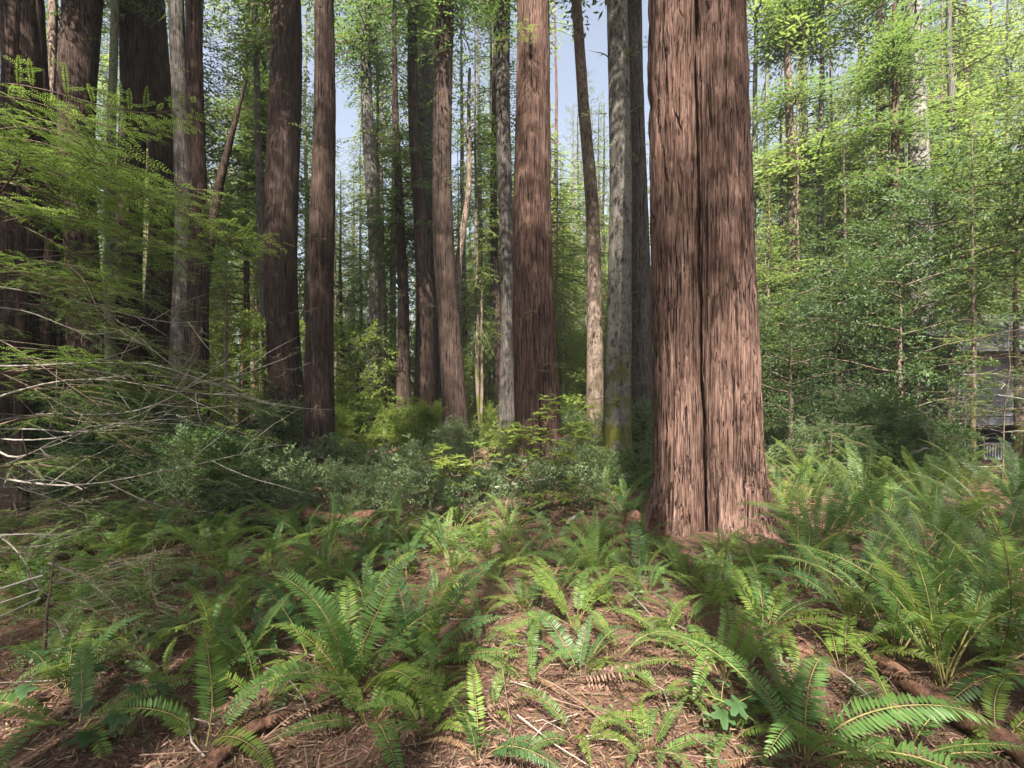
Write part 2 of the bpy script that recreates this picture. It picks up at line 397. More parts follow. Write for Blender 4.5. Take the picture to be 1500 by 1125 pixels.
cone = lambda t: (1 - t) ** .75 * min(1, .55 + t * 2.2)
column = lambda t: min(1, (1 - t) * 2.2) * (.75 + .25 * math.sin(t * 9)) * min(1, .5 + t * 3)
CROWN = {'tall': [conifer_crown('crown', 21 + i, 0, 20, 3.4, .34, .17, column, [M['conifer'], M['twig']], gaps=.22 + .03 * i, per=6) for i in range(3)],
         'tall_light': [], 'young': [], 'young_light': [], 'sparse': []}
def recolor(me, mats):
    c = me.copy()
    for i, m in enumerate(mats): c.materials[i] = m
    return c
CROWN['tall_light'] = [recolor(m, [M['conifer_light'], M['twig']]) for m in CROWN['tall']]
CROWN['young'] = [conifer_crown('crown', 41 + i, 0, 10, 2.4, .26, .12, cone, [M['conifer'], M['twig']], -8, 30, .20, 6) for i in range(3)]
CROWN['canopy'] = [conifer_crown('crown', 71 + i, 0, 20, 3.4, .30, .20, column, [M['conifer'], M['twig']], gaps=.60, per=7, lump=2.4) for i in range(3)]
CROWN['canopy_light'] = [recolor(m, [M['conifer_light'], M['twig']]) for m in CROWN['canopy']]
CROWN['young_light'] = [recolor(m, [M['conifer_light'], M['twig']]) for m in CROWN['young']]
CROWN['sparse'] = [conifer_crown('crown', 61 + i, 0, 12, 1.7, .42, .11, column, [M['conifer_light'], M['twig']], -18, 10, .36, 4) for i in range(2)]

def leafy_twig(seed, L=.5, nl=26, leaf=.07, w=.028, spread=.9):
    """a twig along +X with side shoots and blades"""
    g = rng(seed); P = []; D = []
    for s in range(5):
        t0 = .15 + .17 * s; a = R(g.uniform(25, 60)) * (1 if s % 2 else -1); e = g.uniform(-.3, .4)
        d = np.array([math.cos(a), math.sin(a) * spread, e]); ln = L * g.uniform(.3, .55)
        for k in range(max(2, nl // 5)):
            u = (k + 1) / (nl // 5)
            P.append(np.array([L * t0, 0, 0]) + d * ln * u)
            D.append(d + g.normal(0, .65, 3) * np.array([1, 1, .6]))
    for k in range(6):
        P.append(np.array([L, 0, 0])); aa = k * 1.047
        D.append([.55, math.cos(aa), math.sin(aa) * .7])
    P = np.array(P); D = np.array(D); n = len(P)
    return leaves(P, D, UP + g.normal(0, .45, (n, 3)), leaf * g.uniform(.7, 1.25, n), w * g.uniform(.8, 1.2, n))

def limb_system(g, h, r, n, reach, lift=.5, z0=.25):
    """limbs (polyline, radii) rising from a stem and the tips where twigs sit"""
    limbs = []; tips = []
    for i in range(n):
        z = h * (z0 + (1 - z0) * (i + g.random()) / n); az = i * 2.4 + g.normal(0, .3)
        L = reach * g.uniform(.55, 1.1) * (1.15 - .75 * (z / h) ** 2)
        pts = []; 
        for k in range(6):
            u = k / 5
            pts.append([math.cos(az + .35 * u) * L * u, math.sin(az + .35 * u) * L * u, z + lift * L * (u - .45 * u * u) + g.normal(0, .02) * L])
        limbs.append((np.array(pts), r * .4 * (1 - np.linspace(0, .85, 6))))
        for k in range(9):
            u = g.uniform(.25, 1.05); p = np.array(pts[0]) * (1 - u) + np.array(pts[-1]) * u
            tips.append((p + g.normal(0, .16, 3) * L, az + g.normal(0, .8), g.normal(.25, .4)))
    return limbs, tips

def broad_crown(name, seed, h, reach, n, leaf, mats, tw_per=2.2, twigL=.55, lift=.5, z0=.25, gaps=.0):
    g = rng(seed); b = MB(); limbs, tips = limb_system(g, h, .06 * h / 5, n, reach, lift, z0)
    protos = [leafy_twig(seed * 7 + i, twigL, 26, leaf, leaf * .42) for i in range(3)]
    ms = [[], [], []]
    for p, az, pi in tips:
        for _ in range(int(tw_per) + (g.random() < tw_per % 1)):
            ms[int(g.integers(0, 3))].append(mat4(az + g.normal(0, .7), pi + g.normal(0, .3), g.normal(0, .5), g.uniform(.7, 1.25), p + g.normal(0, .12, 3) * reach * .5))
    for (V, Q), mm in zip(protos, ms):
        if mm: W, Q2 = place(V, Q, np.array(mm)); b.add(W, Q2, 0)
    for pts, rad in limbs:
        V, Q = tube(pts, rad, 4); b.add(V, Q, 1)
    return b.mesh(name, mats)

BROAD = [broad_crown('crown', 81 + i, 6.0, 2.7, 22, .085, [M['broad'], M['twig']], 1.5, .6, .4, .15) for i in range(3)]
BROAD_HI = [broad_crown('crown', 85 + i, 6.0, 2.4, 18, .085, [M['broad'], M['twig']], 1.5, .6, .3, .6) for i in range(2)]
LIME = [broad_crown('crown', 91 + i, 4.0, 1.8, 22, .10, [M['lime'], M['twig']], 1.5, .5, .4, .12) for i in range(2)]
SHRUB = [broad_crown('foliage', 101 + i, .9, 1.05, 10, .066, [M['shrub'], M['twig']], 1.1, .27, .25, .12) for i in range(4)]
SHRUB_BIG = [broad_crown('foliage', 111 + i, 1.6, 1.0, 26, .06, [M['broad'], M['twig']], 2.0, .34, .4, .08) for i in range(3)]
def stem_mesh(h, r, seed, n=1, spread=0.0, mat='twig', lean=0.0):
    g = rng(seed); b = MB()
    for i in range(n):
        az = g.uniform(0, 6.28); k = np.linspace(0, 1, 9)
        pts = np.stack([np.cos(az) * spread * k ** 1.3 + lean * k + np.cumsum(g.normal(0, .012 * h, 9)) * k, np.sin(az) * spread * k ** 1.3 + np.cumsum(g.normal(0, .012 * h, 9)) * k, -.08 + (h + .08) * k], 1)
        V, Q = tube(pts, r * (1.05 - k * .8), 7); b.add(V, Q, 0, True)
    return b.mesh('stem' if n > 1 else 'trunk', [M[mat]])
SHRUB_STEM = [stem_mesh(.9, .011, 121 + i, 6, .35) for i in range(3)]

# near redwood spray with separate needles
def needle_row(p0, d, L, g, nl=.02, w=.0032, pitch=.0075):
    n = max(3, int(L / pitch)); u = (np.arange(n) + .5) / n
    side = np.where(np.arange(n) % 2, 1, -1)
    d = d / np.linalg.norm(d); S = np.cross(UP, d); S /= max(np.linalg.norm(S), 1e-6)
    P = p0 + d * (u * L)[:, None] + UP * (-.12 * L * u * u)[:, None]
    D = d * .55 + S * side[:, None] + g.normal(0, .12, (n, 3))
    ln = nl * np.sin(np.pi * (.12 + .86 * u)) ** .6 * g.uniform(.85, 1.15, n)
    return P, D, ln
def near_spray(L, seed, mats, name='branch', dens=1.0, curve=.1, bare=.12, nl=.026, w=.0068):
    g = rng(seed); b = MB(); P = []; D = []; LN = []
    k = np.linspace(0, 1, 12)
    main = np.stack([L * k, curve * L * np.sin(k * 3), -.22 * L * k ** 2 + .06 * L * np.sin(k * 5 + seed)], 1)
    V, Q = tube(main, .006 * L / 1.5 * (1.05 - k), 5); b.add(V, Q, 1, True)
    def at(t): return np.array([np.interp(t, k, main[:, i]) for i in range(3)])
    s = bare; side = 1
    while s < 1:
        tl = L * (.08 + .26 * (1 - s) ** .8) * g.uniform(.6, 1.2); a = R(g.uniform(40, 62)) * side
        d = np.array([math.cos(a), math.sin(a), g.uniform(-.25, .08)]); p0 = at(s)
        if g.random() < dens:
            V, Q = tube(np.array([p0, p0 + d * tl * .5, p0 + d * tl - UP * .12 * tl]), [.0028, .002, .001], 3); b.add(V, Q, 1)
            for pp, dd, ln in needle_row_sub(p0, d, tl, g, nl): P.append(pp); D.append(dd); LN.append(ln)
        side = -side; s += .055 / L * g.uniform(.6, 1.3)
    P = np.concatenate(P); D = np.concatenate(D); LN = np.concatenate(LN); n = len(P)
    V, Q = kites(P, D, UP + g.normal(0, .3, (n, 3)), LN, w); b.add(V, Q, 0)
    return b.mesh(name, mats)
def needle_row_sub(p0, d, tl, g, nl):
    yield needle_row(p0 + d * .02, d, tl, g, nl)
    m = int(tl / .06)
    for i in range(1, m):
        if g.random() < .55:
            a = R(g.uniform(35, 55)) * (1 if i % 2 else -1); c, s = math.cos(a), math.sin(a)
            dd = np.array([d[0] * c - d[1] * s, d[0] * s + d[1] * c, d[2] + g.uniform(-.2, .05)])
            yield needle_row(p0 + d * tl * i / m - UP * .12 * tl * (i / m) ** 2, dd, tl * .42 * (1 - .5 * i / m), g, nl)
NM = [M['near_needle'], M['twig']]
SPRAY = [near_spray(1.6, 131 + i, NM, dens=.85) for i in range(4)]
SPRAY_S = [near_spray(.8, 141 + i, NM, dens=.9, bare=.1) for i in range(3)]
TUFT = [near_spray(.55, 151 + i, [M['conifer_light'], M['twig']], 'shoot', dens=1, bare=.05, nl=.035, w=.009) for i in range(3)]

def bare_branch(L, seed, mat='pale_twig', name='bare_branch', r=.008, side=7, droop=-.1):
    g = rng(seed); b = MB(); k = np.linspace(0, 1, 14)
    main = np.stack([L * k, .09 * L * np.sin(k * 3.3 + seed), droop * L * k ** 1.6 + .035 * L * np.sin(k * 7 + seed)], 1) + np.cumsum(g.normal(0, .006 * L, (14, 3)), 0) * k[:, None]
    V, Q = tube(main, r * (1.08 - k), 5); b.add(V, Q, 0, True)
    for i in range(side):
        j = int(g.integers(3, 12)); a = R(g.uniform(25, 65)) * g.choice([-1, 1]); ln = L * g.uniform(.12, .38)
        d = np.array([math.cos(a), math.sin(a), g.uniform(-.5, .25)])
        q = np.linspace(0, 1, 7)[:, None]
        pts = main[j] + d * ln * q + np.array([.2, 0, -.35]) * ln * q ** 2 + np.cumsum(g.normal(0, .02 * ln, (7, 3)), 0) * q
        V, Q = tube(pts, r * .45 * (1.1 - q[:, 0]), 4); b.add(V, Q, 0, True)
    return b.mesh(name, [M[mat]])
BARE = [bare_branch(1.8, 161 + i) for i in range(4)]
BARE_S = [bare_branch(.7, 171 + i, side=4, r=.006) for i in range(3)]
STUB = [bare_branch(.4, 181 + i, 'twig', 'branch_stub', .011, 2) for i in range(3)]

# fern fronds
def frond(name, L, seed, a0, bend, wmax, mat, npair=36, stipe=.2, lean=0.0, pw=1.0):
    g = rng(seed); b = MB(); m = 26; t = np.linspace(0, 1, m)
    ang = R(a0) - R(bend) * t ** 1.4
    pts = np.zeros((m, 3)); ds = L / (m - 1)
    for i in range(1, m):
        pts[i] = pts[i - 1] + ds * np.array([math.cos(ang[i]), 0, math.sin(ang[i])])
    pts[:, 1] += lean * L * t ** 2 + .015 * L * np.sin(t * 6 + seed)
    V, Q = tube(pts, .0042 * L / .7 * (1.1 - t), 4); b.add(V, Q, 1, True)
    T = unit(np.gradient(pts, axis=0)); Y = np.array([0, 1., 0]); NN = unit(np.cross(T, Y))
    P = []; D = []; Nn = []; LL = []; WW = []; vee = g.uniform(-.32, .3)
    for i in range(npair):
        u = stipe + (1 - stipe) * (i + .5) / npair; v = (i + .5) / npair
        p = np.array([np.interp(u, t, pts[:, c]) for c in range(3)]); tt = np.array([np.interp(u, t, T[:, c]) for c in range(3)]); nn = np.array([np.interp(u, t, NN[:, c]) for c in range(3)])
        w = wmax * (min(1, .62 + v * 1.6)) * max(0, 1 - v ** 2.6) ** .8 + .004
        for s in (1, -1):
            if g.random() < .04: continue
            f = .18 + .35 * v + g.normal(0, .06)
            d = Y * s + tt * f + nn * (vee + g.normal(0, .10))
            P.append(p); D.append(d); Nn.append(nn - Y * s * vee + g.normal(0, .2, 3)); LL.append(w * g.uniform(.9, 1.08)); WW.append((1 - stipe) * L / npair * 1.0 * pw * (1 - .45 * v ** 3))
    P = np.array(P); D = np.array(D); Nn = np.array(Nn)
    V, Q = leaves(P, D, Nn, np.array(LL), np.array(WW), .06); b.add(V, Q, 0)
    return b.mesh(name, [mat, M['rachis']])
FR = {'up': [], 'arch': [], 'low': [], 'light': [], 'dead': []}
for i in range(5): FR['up'].append(frond('frond', .82, 201 + i, 82 - 2 * i, 45 + 14 * i, .092, M['fern'], 38, lean=(-.1, .1, .05, -.05, .14)[i]))
for i in range(5): FR['arch'].append(frond('frond', .85, 211 + i, 66 - 3 * i, 75 + 10 * i, .09, M['fern'], 40, lean=(.12, -.1, .04, -.15, .08)[i]))
for i in range(4): FR['low'].append(frond('frond', .7, 221 + i, 40 - 5 * i, 55 + 6 * i, .08, M['fern'], 36, lean=(.1, -.12, .2, -.06)[i]))
for i in range(4): FR['light'].append(frond('frond', .75, 231 + i, 74 - 8 * i, 70 + 12 * i, .086, M['fern_sunlit'], 34, lean=(.1, -.12, .05, -.06)[i]))
for i in range(3): FR['dead'].append(frond('dead_frond', .62, 241 + i, 30 - 12 * i, 75, .045, M['fern_dead'], 26, lean=(.15, -.2, .1)[i], pw=.7))
# lady fern fronds: tall, long bare stalks, finer pinnae
FR['lady'] = [frond('frond', 1.05, 251 + i, 84 - 3 * i, 50 + 13 * i, .085, M['fern'], 54, .34, (.1, -.1, .16, -.04)[i], .75) for i in range(4)]

FERNS = []
PAL = {}
def tinted(me, mat):
    if (me.name, mat) not in PAL: PAL[(me.name, mat)] = recolor(me, [M[mat], M['rachis']])
    return PAL[(me.name, mat)]
def fern(x, y, sc, label, seed, habit='mix', n=11, dead=3, light=.2, group='sword ferns on the forest floor', cat='fern', face=None, name='sword_fern'):
    g = rng(seed)
    t = thing(name, label, cat, (x, y, g1(x, y) - .015), group, g.uniform(0, 6.28), 1.0)
    off = t.rotation_euler.z
    az0 = g.uniform(0, 6.28); pal = ('fern', 'fern_dark', 'fern_mid', 'fern', 'fern_dark')[int(g.integers(0, 5))]
    for i in range(n):
        h = habit
        if h == 'mix': h = ('up', 'arch', 'arch', 'low')[i % 4]
        if h == 'tall': h = ('lady', 'lady', 'up', 'arch')[i % 4]
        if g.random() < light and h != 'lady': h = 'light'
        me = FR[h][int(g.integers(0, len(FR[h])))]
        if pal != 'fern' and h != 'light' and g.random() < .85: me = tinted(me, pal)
        az = az0 + i * 6.283 / n + g.normal(0, .3)
        if face is not None: az = face - off + g.normal(0, .75)
        s = sc * g.uniform(.72, 1.12)
        obj('frond', me, t, (.02 * math.cos(az), .02 * math.sin(az), 0), (g.normal(0, .2), g.normal(0, .18), az), (s, s * g.uniform(.8, 1.12), s))
    for i in range(dead):
        me = FR['dead'][int(g.integers(0, 3))]; az = g.uniform(0, 6.28); s = sc * g.uniform(.7, 1.0)
        obj('dead_frond', me, t, (0, 0, .01), (g.normal(0, .2), g.normal(.1, .2), az), s)
    FERNS.append(t); return t

# ------------------------------------------------------------------ the trees one can tell apart
def crown_on(t, kind, g, z, s, rz=None):
    me = CROWN[kind][int(g.integers(0, len(CROWN[kind])))]
    dx, sz = (0, s) if not isinstance(s, tuple) else s
    return obj('crown', me, t, (0, 0, z), (0, 0, g.uniform(0, 6.28)), s if not isinstance(s, tuple) else (s[0], s[0], s[1]))

TR = [
 # label, bark, Y, [(row, centre, width)], H, crown base (or None), nang, amp
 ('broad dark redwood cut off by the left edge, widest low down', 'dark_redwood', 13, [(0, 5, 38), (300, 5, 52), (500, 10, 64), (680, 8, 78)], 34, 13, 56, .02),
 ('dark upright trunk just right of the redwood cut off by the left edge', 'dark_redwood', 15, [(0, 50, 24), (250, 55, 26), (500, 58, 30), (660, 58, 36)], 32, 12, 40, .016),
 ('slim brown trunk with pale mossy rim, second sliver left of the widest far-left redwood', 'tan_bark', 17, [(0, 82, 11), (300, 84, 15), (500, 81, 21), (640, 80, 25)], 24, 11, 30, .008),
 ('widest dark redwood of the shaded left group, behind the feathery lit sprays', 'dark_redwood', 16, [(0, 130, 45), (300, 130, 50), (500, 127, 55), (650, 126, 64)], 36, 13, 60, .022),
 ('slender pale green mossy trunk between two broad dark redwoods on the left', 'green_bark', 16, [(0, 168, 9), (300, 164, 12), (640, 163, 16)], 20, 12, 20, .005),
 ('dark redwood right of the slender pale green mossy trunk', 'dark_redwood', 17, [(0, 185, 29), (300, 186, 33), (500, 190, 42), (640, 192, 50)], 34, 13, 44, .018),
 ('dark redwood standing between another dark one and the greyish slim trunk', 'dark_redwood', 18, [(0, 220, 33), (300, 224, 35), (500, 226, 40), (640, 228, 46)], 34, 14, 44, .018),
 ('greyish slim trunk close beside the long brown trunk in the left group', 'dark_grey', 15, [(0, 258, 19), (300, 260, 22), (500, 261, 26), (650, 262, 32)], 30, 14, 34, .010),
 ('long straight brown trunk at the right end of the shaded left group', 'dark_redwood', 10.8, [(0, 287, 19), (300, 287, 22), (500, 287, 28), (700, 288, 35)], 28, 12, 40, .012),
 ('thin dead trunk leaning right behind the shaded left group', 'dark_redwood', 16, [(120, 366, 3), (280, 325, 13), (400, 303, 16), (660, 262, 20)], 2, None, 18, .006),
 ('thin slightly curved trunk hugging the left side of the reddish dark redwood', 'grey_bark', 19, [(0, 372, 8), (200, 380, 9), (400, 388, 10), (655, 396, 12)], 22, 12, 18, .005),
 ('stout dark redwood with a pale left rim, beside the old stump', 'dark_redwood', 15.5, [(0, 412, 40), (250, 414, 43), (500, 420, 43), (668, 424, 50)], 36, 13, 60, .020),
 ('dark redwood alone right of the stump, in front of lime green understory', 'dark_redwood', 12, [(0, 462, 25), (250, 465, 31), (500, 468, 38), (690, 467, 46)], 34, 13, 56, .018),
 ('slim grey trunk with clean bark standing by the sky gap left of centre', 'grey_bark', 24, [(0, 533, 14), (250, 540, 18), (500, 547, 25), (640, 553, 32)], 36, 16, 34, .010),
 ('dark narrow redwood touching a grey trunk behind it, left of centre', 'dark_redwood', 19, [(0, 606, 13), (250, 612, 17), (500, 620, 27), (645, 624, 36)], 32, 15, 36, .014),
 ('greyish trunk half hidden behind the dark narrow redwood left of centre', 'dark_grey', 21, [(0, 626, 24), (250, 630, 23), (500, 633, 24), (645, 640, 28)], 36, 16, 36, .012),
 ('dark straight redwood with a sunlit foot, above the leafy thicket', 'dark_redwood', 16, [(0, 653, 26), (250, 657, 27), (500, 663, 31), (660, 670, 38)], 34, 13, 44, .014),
 ('thin bent stem curving up just right of the dark straight redwood', 'tan_bark', 17, [(100, 687, 4), (150, 686, 5), (280, 688, 8), (380, 674, 10), (640, 668, 12)], 2, None, 16, .003),
 ('reddish brown redwood trunk near the centre, tapering behind the light green sapling', 'shaded_redwood', 9.2, [(0, 770, 44), (250, 777, 50), (500, 783, 59), (715, 792, 68)], 34, 12, 110, .022),
 ('smooth tan trunk bowed to the left, beside the knotty pale fir', 'tan_bark', 14, [(0, 841, 15), (150, 848, 17), (300, 861, 20), (500, 870, 24), (660, 873, 29)], 26, 13, 34, .006),
 ('knotty pale fir with moss at its foot, between bowed trunk and huge redwood', 'fir_bark', 11, [(0, 902, 30), (250, 903, 32), (500, 904, 34), (695, 906, 40)], 30, 12, 56, .010),
 ('greyish trunk squeezed between the knotty fir and the huge fused redwood', 'dark_grey', 13, [(0, 934, 23), (250, 937, 26), (500, 940, 30), (680, 944, 36)], 30, 13, 36, .012),
 ('thin crooked bare trunk in sunlit foliage right of the huge redwood', 'tan_bark', 18, [(0, 1152, 6), (60, 1153, 8), (150, 1158, 11), (290, 1164, 14), (640, 1168, 18)], 18, 10, 20, .006),
 ('pale spotted trunk rising out of the leafy mass on the right', 'pale_bark', 16, [(0, 1336, 18), (150, 1344, 21), (300, 1351, 26), (640, 1358, 32)], 28, 13, 34, .006),
 ('sunlit trunk foot with warm orange bark below the leafy mass on the right', 'redwood', 15, [(330, 1311, 14), (560, 1316, 17), (672, 1318, 21)], 14, 8, 40, .010),
 ('short dark snag post standing before the lime green understory left of centre', 'dark_redwood', 20, [(540, 526, 7), (640, 527, 10)], 1, None, 14, .006),
 ('slim dark young redwood between the slim grey trunk and the dark narrow redwood', 'dark_redwood', 20, [(200, 580, 10), (350, 583, 13), (500, 588, 17), (640, 592, 22)], 22, 6, 28, .010),
 ('greyish broad trunk mostly hidden behind the central reddish redwood', 'dark_grey', 17, [(0, 741, 18), (300, 742, 21), (500, 744, 25), (650, 742, 30)], 30, 14, 36, .010),
 ('thin dark trunk just left of the greyish hidden trunk behind the centre', 'dark_redwood', 21, [(200, 726, 8), (350, 728, 10), (500, 731, 12), (640, 733, 15)], 20, 9, 20, .005),
]
g0 = rng(5)
POS = []
for i, (label, bark, Y, pts, H, zc, na, amp) in enumerate(TR):
    t, at = make_trunk('redwood_tree' if 'redwood' in bark else 'forest_tree', label, bark, Y, pts, H, na, 200 if amp > .019 else 110, amp, .12 if 'redwood' in bark else .08, 300 + i)
    POS.append((t.location.x, t.location.y))
    if zc:
        cx, _ = at(zc)
        c = crown_on(t, 'tall' if 'central redwood' in label or 'near the centre' in label or 'alone right' in label else 'canopy', g0, zc + (3 if i < 9 else 0), (g0.uniform(.75, 1.0), (H - zc) / 20))
        c.location.x = cx
    # sprouting needle tufts along the trunk
    if zc and 9 < Y < 22:
        for k in range(int(g0.integers(3, 8))):
            z = g0.uniform(1.5, Z_at(-20, Y)); cx, r = at(z); az = g0.uniform(3.4, 6.0)
            obj('shoot', TUFT[k % 3], t, (cx + math.cos(az) * r * .9, math.sin(az) * r * .9, z), (0, g0.normal(.1, .3), az + g0.normal(0, .5)), g0.uniform(.7, 1.5))
    if bark in ('fir_bark', 'pale_bark') or 'greyish trunk squeezed' in label or 'slim grey' in label:
        for k in range(22 if bark == 'fir_bark' else 8):
            z = g0.uniform(1.2, Z_at(0, Y)); cx, r = at(z); az = g0.choice([0, math.pi]) + g0.normal(0, .7)
            obj('branch_stub', STUB[k % 3], t, (cx + math.cos(az) * r * .9, math.sin(az) * r * .9, z), (g0.uniform(0, 6), g0.normal(-.1, .3), az), g0.uniform(.35, 1.5))
    if 'straight brown trunk' in label or 'alone right' in label or 'pale left rim' in label:
        for k in range(5):
            z = g0.uniform(.8, 4); cx, r = at(z); az = g0.uniform(-2.6, -.5)
            obj('bare_branch', BARE_S[k % 3], t, (cx + math.cos(az) * r * .9, math.sin(az) * r * .9, z), (0, .2, az), g0.uniform(.7, 1.5))

# ------------------------------------------------------------------ the huge fused redwood
def huge_redwood():
    x0, y0 = BIG; base = g1(x0, y0)
    t = thing('redwood_tree', 'huge sunlit redwood of two fused trunks split by a dark vertical fissure', 'tree', (x0, y0, base))
    na = 640
    th = np.arange(na) / na * 2 * np.pi
    zv = 7.0
    zs = np.concatenate([np.linspace(-.25, 1.2, 130), np.linspace(1.2, zv, 330)[1:], np.linspace(zv, 36, 26)[1:]])
    u = .0077                                              # metres per photo pixel at this distance
    def lerp(z, a): return np.interp(z, [p[0] for p in a], [p[1] for p in a])
    r = np.zeros((len(zs), na)); d2 = np.array([np.cos(th), np.sin(th)])
    mid = np.zeros(len(zs))
    for k, z in enumerate(zs):
        # photo columns of each stem's left and right edges, by height
        zz = min(z, zv)
        sc = 1.0 if z < zv else np.interp(z, [zv, 36], [1, .3])
        row = 600 - (zz + base - CH) / (5.9) * F
        f = np.clip(row / 790, -.1, 1.05)
        def e(a, c_, d_): return np.interp(row, [-20, 400, 640, 760, 815], a) if False else 0
        LL = np.interp(row, [0, 500, 700, 800], [947, 952, 953, 946]); RR = np.interp(row, [0, 300, 500, 700, 800], [1078, 1092, 1106, 1114, 1126])
        fi = np.interp(row, [0, 300, 640, 800], [1003, 1008, 1021, 1028])
        s2 = np.interp(row, [0, 400, 800], [979, 983, 985])
        cs = []
        w = (fi - LL); c = (fi + LL) / 2 - 2
        cs.append(((c - 1036) * u, .06, w * .47 * u))                                   # left stem
        w2 = (fi - s2); cs.append((((fi + s2) / 2 - 3 - 1036) * u, -.15, w2 * .62 * u))    # front rib
        w3 = (RR - fi); cs.append((((RR + fi) / 2 + 3 - 1036) * u, -.02, w3 * .475 * u))   # right stem
        cs.append(((RR - 1036) * u * .55, .22, w3 * .42 * u)); cs.append(((LL - 1036) * u * .5, .25, w * .45 * u))
        best = np.full(na, .10)
        for cx, cy, rr in cs:
            cx *= sc; cy *= sc; rr *= sc
            bq = d2[0] * cx + d2[1] * cy; disc = bq ** 2 - (cx * cx + cy * cy - rr * rr)
            best = np.maximum(best, np.where(disc > 0, bq + np.sqrt(np.maximum(disc, 0)), 0))
        best = best * (1 + .22 * np.exp(-max(z, 0) / .32) * (1 + .7 * np.cos(7 * th + 1.0) + .4 * np.cos(11 * th)))
        xf = (fi - 1036) * u; tf = math.atan2(-.30, xf) % (2 * math.pi); a1 = (s2 - 1036) * u; t2 = math.atan2(-.30, a1) % (2 * math.pi)
        tf += .05 * math.sin(zz * 1.9 + .6) + .03 * math.sin(zz * 5.3) + .05 * (float(vn2(np.array(.5), np.array(zz / .35 + 9), 3, 907)) - .5); wv = .12 + .13 * float(vn2(np.array(.5), np.array(zz / .5 + 30), 3, 908)); deep = np.interp(row, [560, 680, 800], [1, .5, .3]) * sc
        best = best - .33 * deep * np.exp(-((th - tf) / wv) ** 4) - .075 * sc * np.exp(-((th - t2) / .05) ** 2)
        r[k] = best
    Z, T = np.meshgrid(zs, th, indexing='ij')
    lin = T / (2 * np.pi)
    r1 = vn2((lin + .01 * np.sin(Z * 1.3)) * 40, Z / 1.1 + 40, 40, 901); r2 = vn2(lin * 96, Z / .5 + 40, 96, 902); r3 = vn2(lin * 190, Z / .16 + 40, 190, 903)
    gate = vn2(lin * 30, Z / .6 + 90, 30, 904)
    fur = np.clip(1 - np.abs(2 * r1 - 1) * 7, 0, 1) * (gate > .42)                # occasional deep vertical cracks
    rid = np.abs(2 * r2 - 1) ** .6; r4 = np.abs(2 * vn2((lin + .006 * np.sin(Z * 2.1)) * 150, Z / .9 + 60, 150, 905) - 1) ** .5
    disp = .034 * (rid - .6) + .016 * (r4 - .6) + .012 * (r3 - .5) - .05 * fur + .03 * (r1 - .5)
    r = np.maximum(r + disp, .05)
    V = np.stack([r * np.cos(T), r * np.sin(T), Z], -1)
    b = MB(); b.add(V, grid_faces(len(zs), na), 0, True)
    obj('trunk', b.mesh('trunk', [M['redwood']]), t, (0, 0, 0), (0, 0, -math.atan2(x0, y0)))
    g = rng(77)
    crown_on(t, 'tall', g, 14, (1.1, 1.1))
    POS.append((x0, y0)); return t
huge_redwood()

# ------------------------------------------------------------------ forest behind, beside and above
LAND = [('left edge', 0), ('widest left redwood', 130), ('long brown trunk', 288), ('pale-rimmed redwood', 420), ('lone dark redwood', 467),
        ('slim grey trunk', 547), ('dark narrow redwood', 620), ('sunlit-foot redwood', 663), ('central redwood', 783), ('bowed trunk', 868),
        ('knotty fir', 904), ('huge redwood', 1030), ('crooked trunk', 1164), ('spotted trunk', 1350), ('right edge', 1500)]
PENDING = {}
def gap_of(px):
    for (a, pa), (b_, pb) in zip(LAND[:-1], LAND[1:]):
        if pa <= px < pb: return a, b_
    return None
ORD = ['first', 'second', 'third', 'fourth', 'fifth', 'sixth', 'seventh', 'eighth', 'ninth', 'tenth', 'eleventh', 'twelfth', 'thirteenth', 'fourteenth', 'fifteenth', 'sixteenth']
def later(t, what, px):
    """label by place once every member of the gap is known"""
    ga = gap_of(px)
    PENDING.setdefault((what, ga), []).append((px, t))
def settle():
    for (what, ga), v in PENDING.items():
        v.sort(key=lambda p: p[0])
        for i, (px, t) in enumerate(v):
            if ga is None: place_ = 'just outside the frame' if t.location.y > 0 else 'standing behind the viewpoint'
            else:
                o = '' if len(v) == 1 else ORD[i] + ' from left ' if i < 16 else 'far '
                place_ = o + 'between %s and %s' % ga
            lab = '%s %s' % (what, place_)
            t['label'] = lab; LABELS.setdefault(lab, []).append(t)

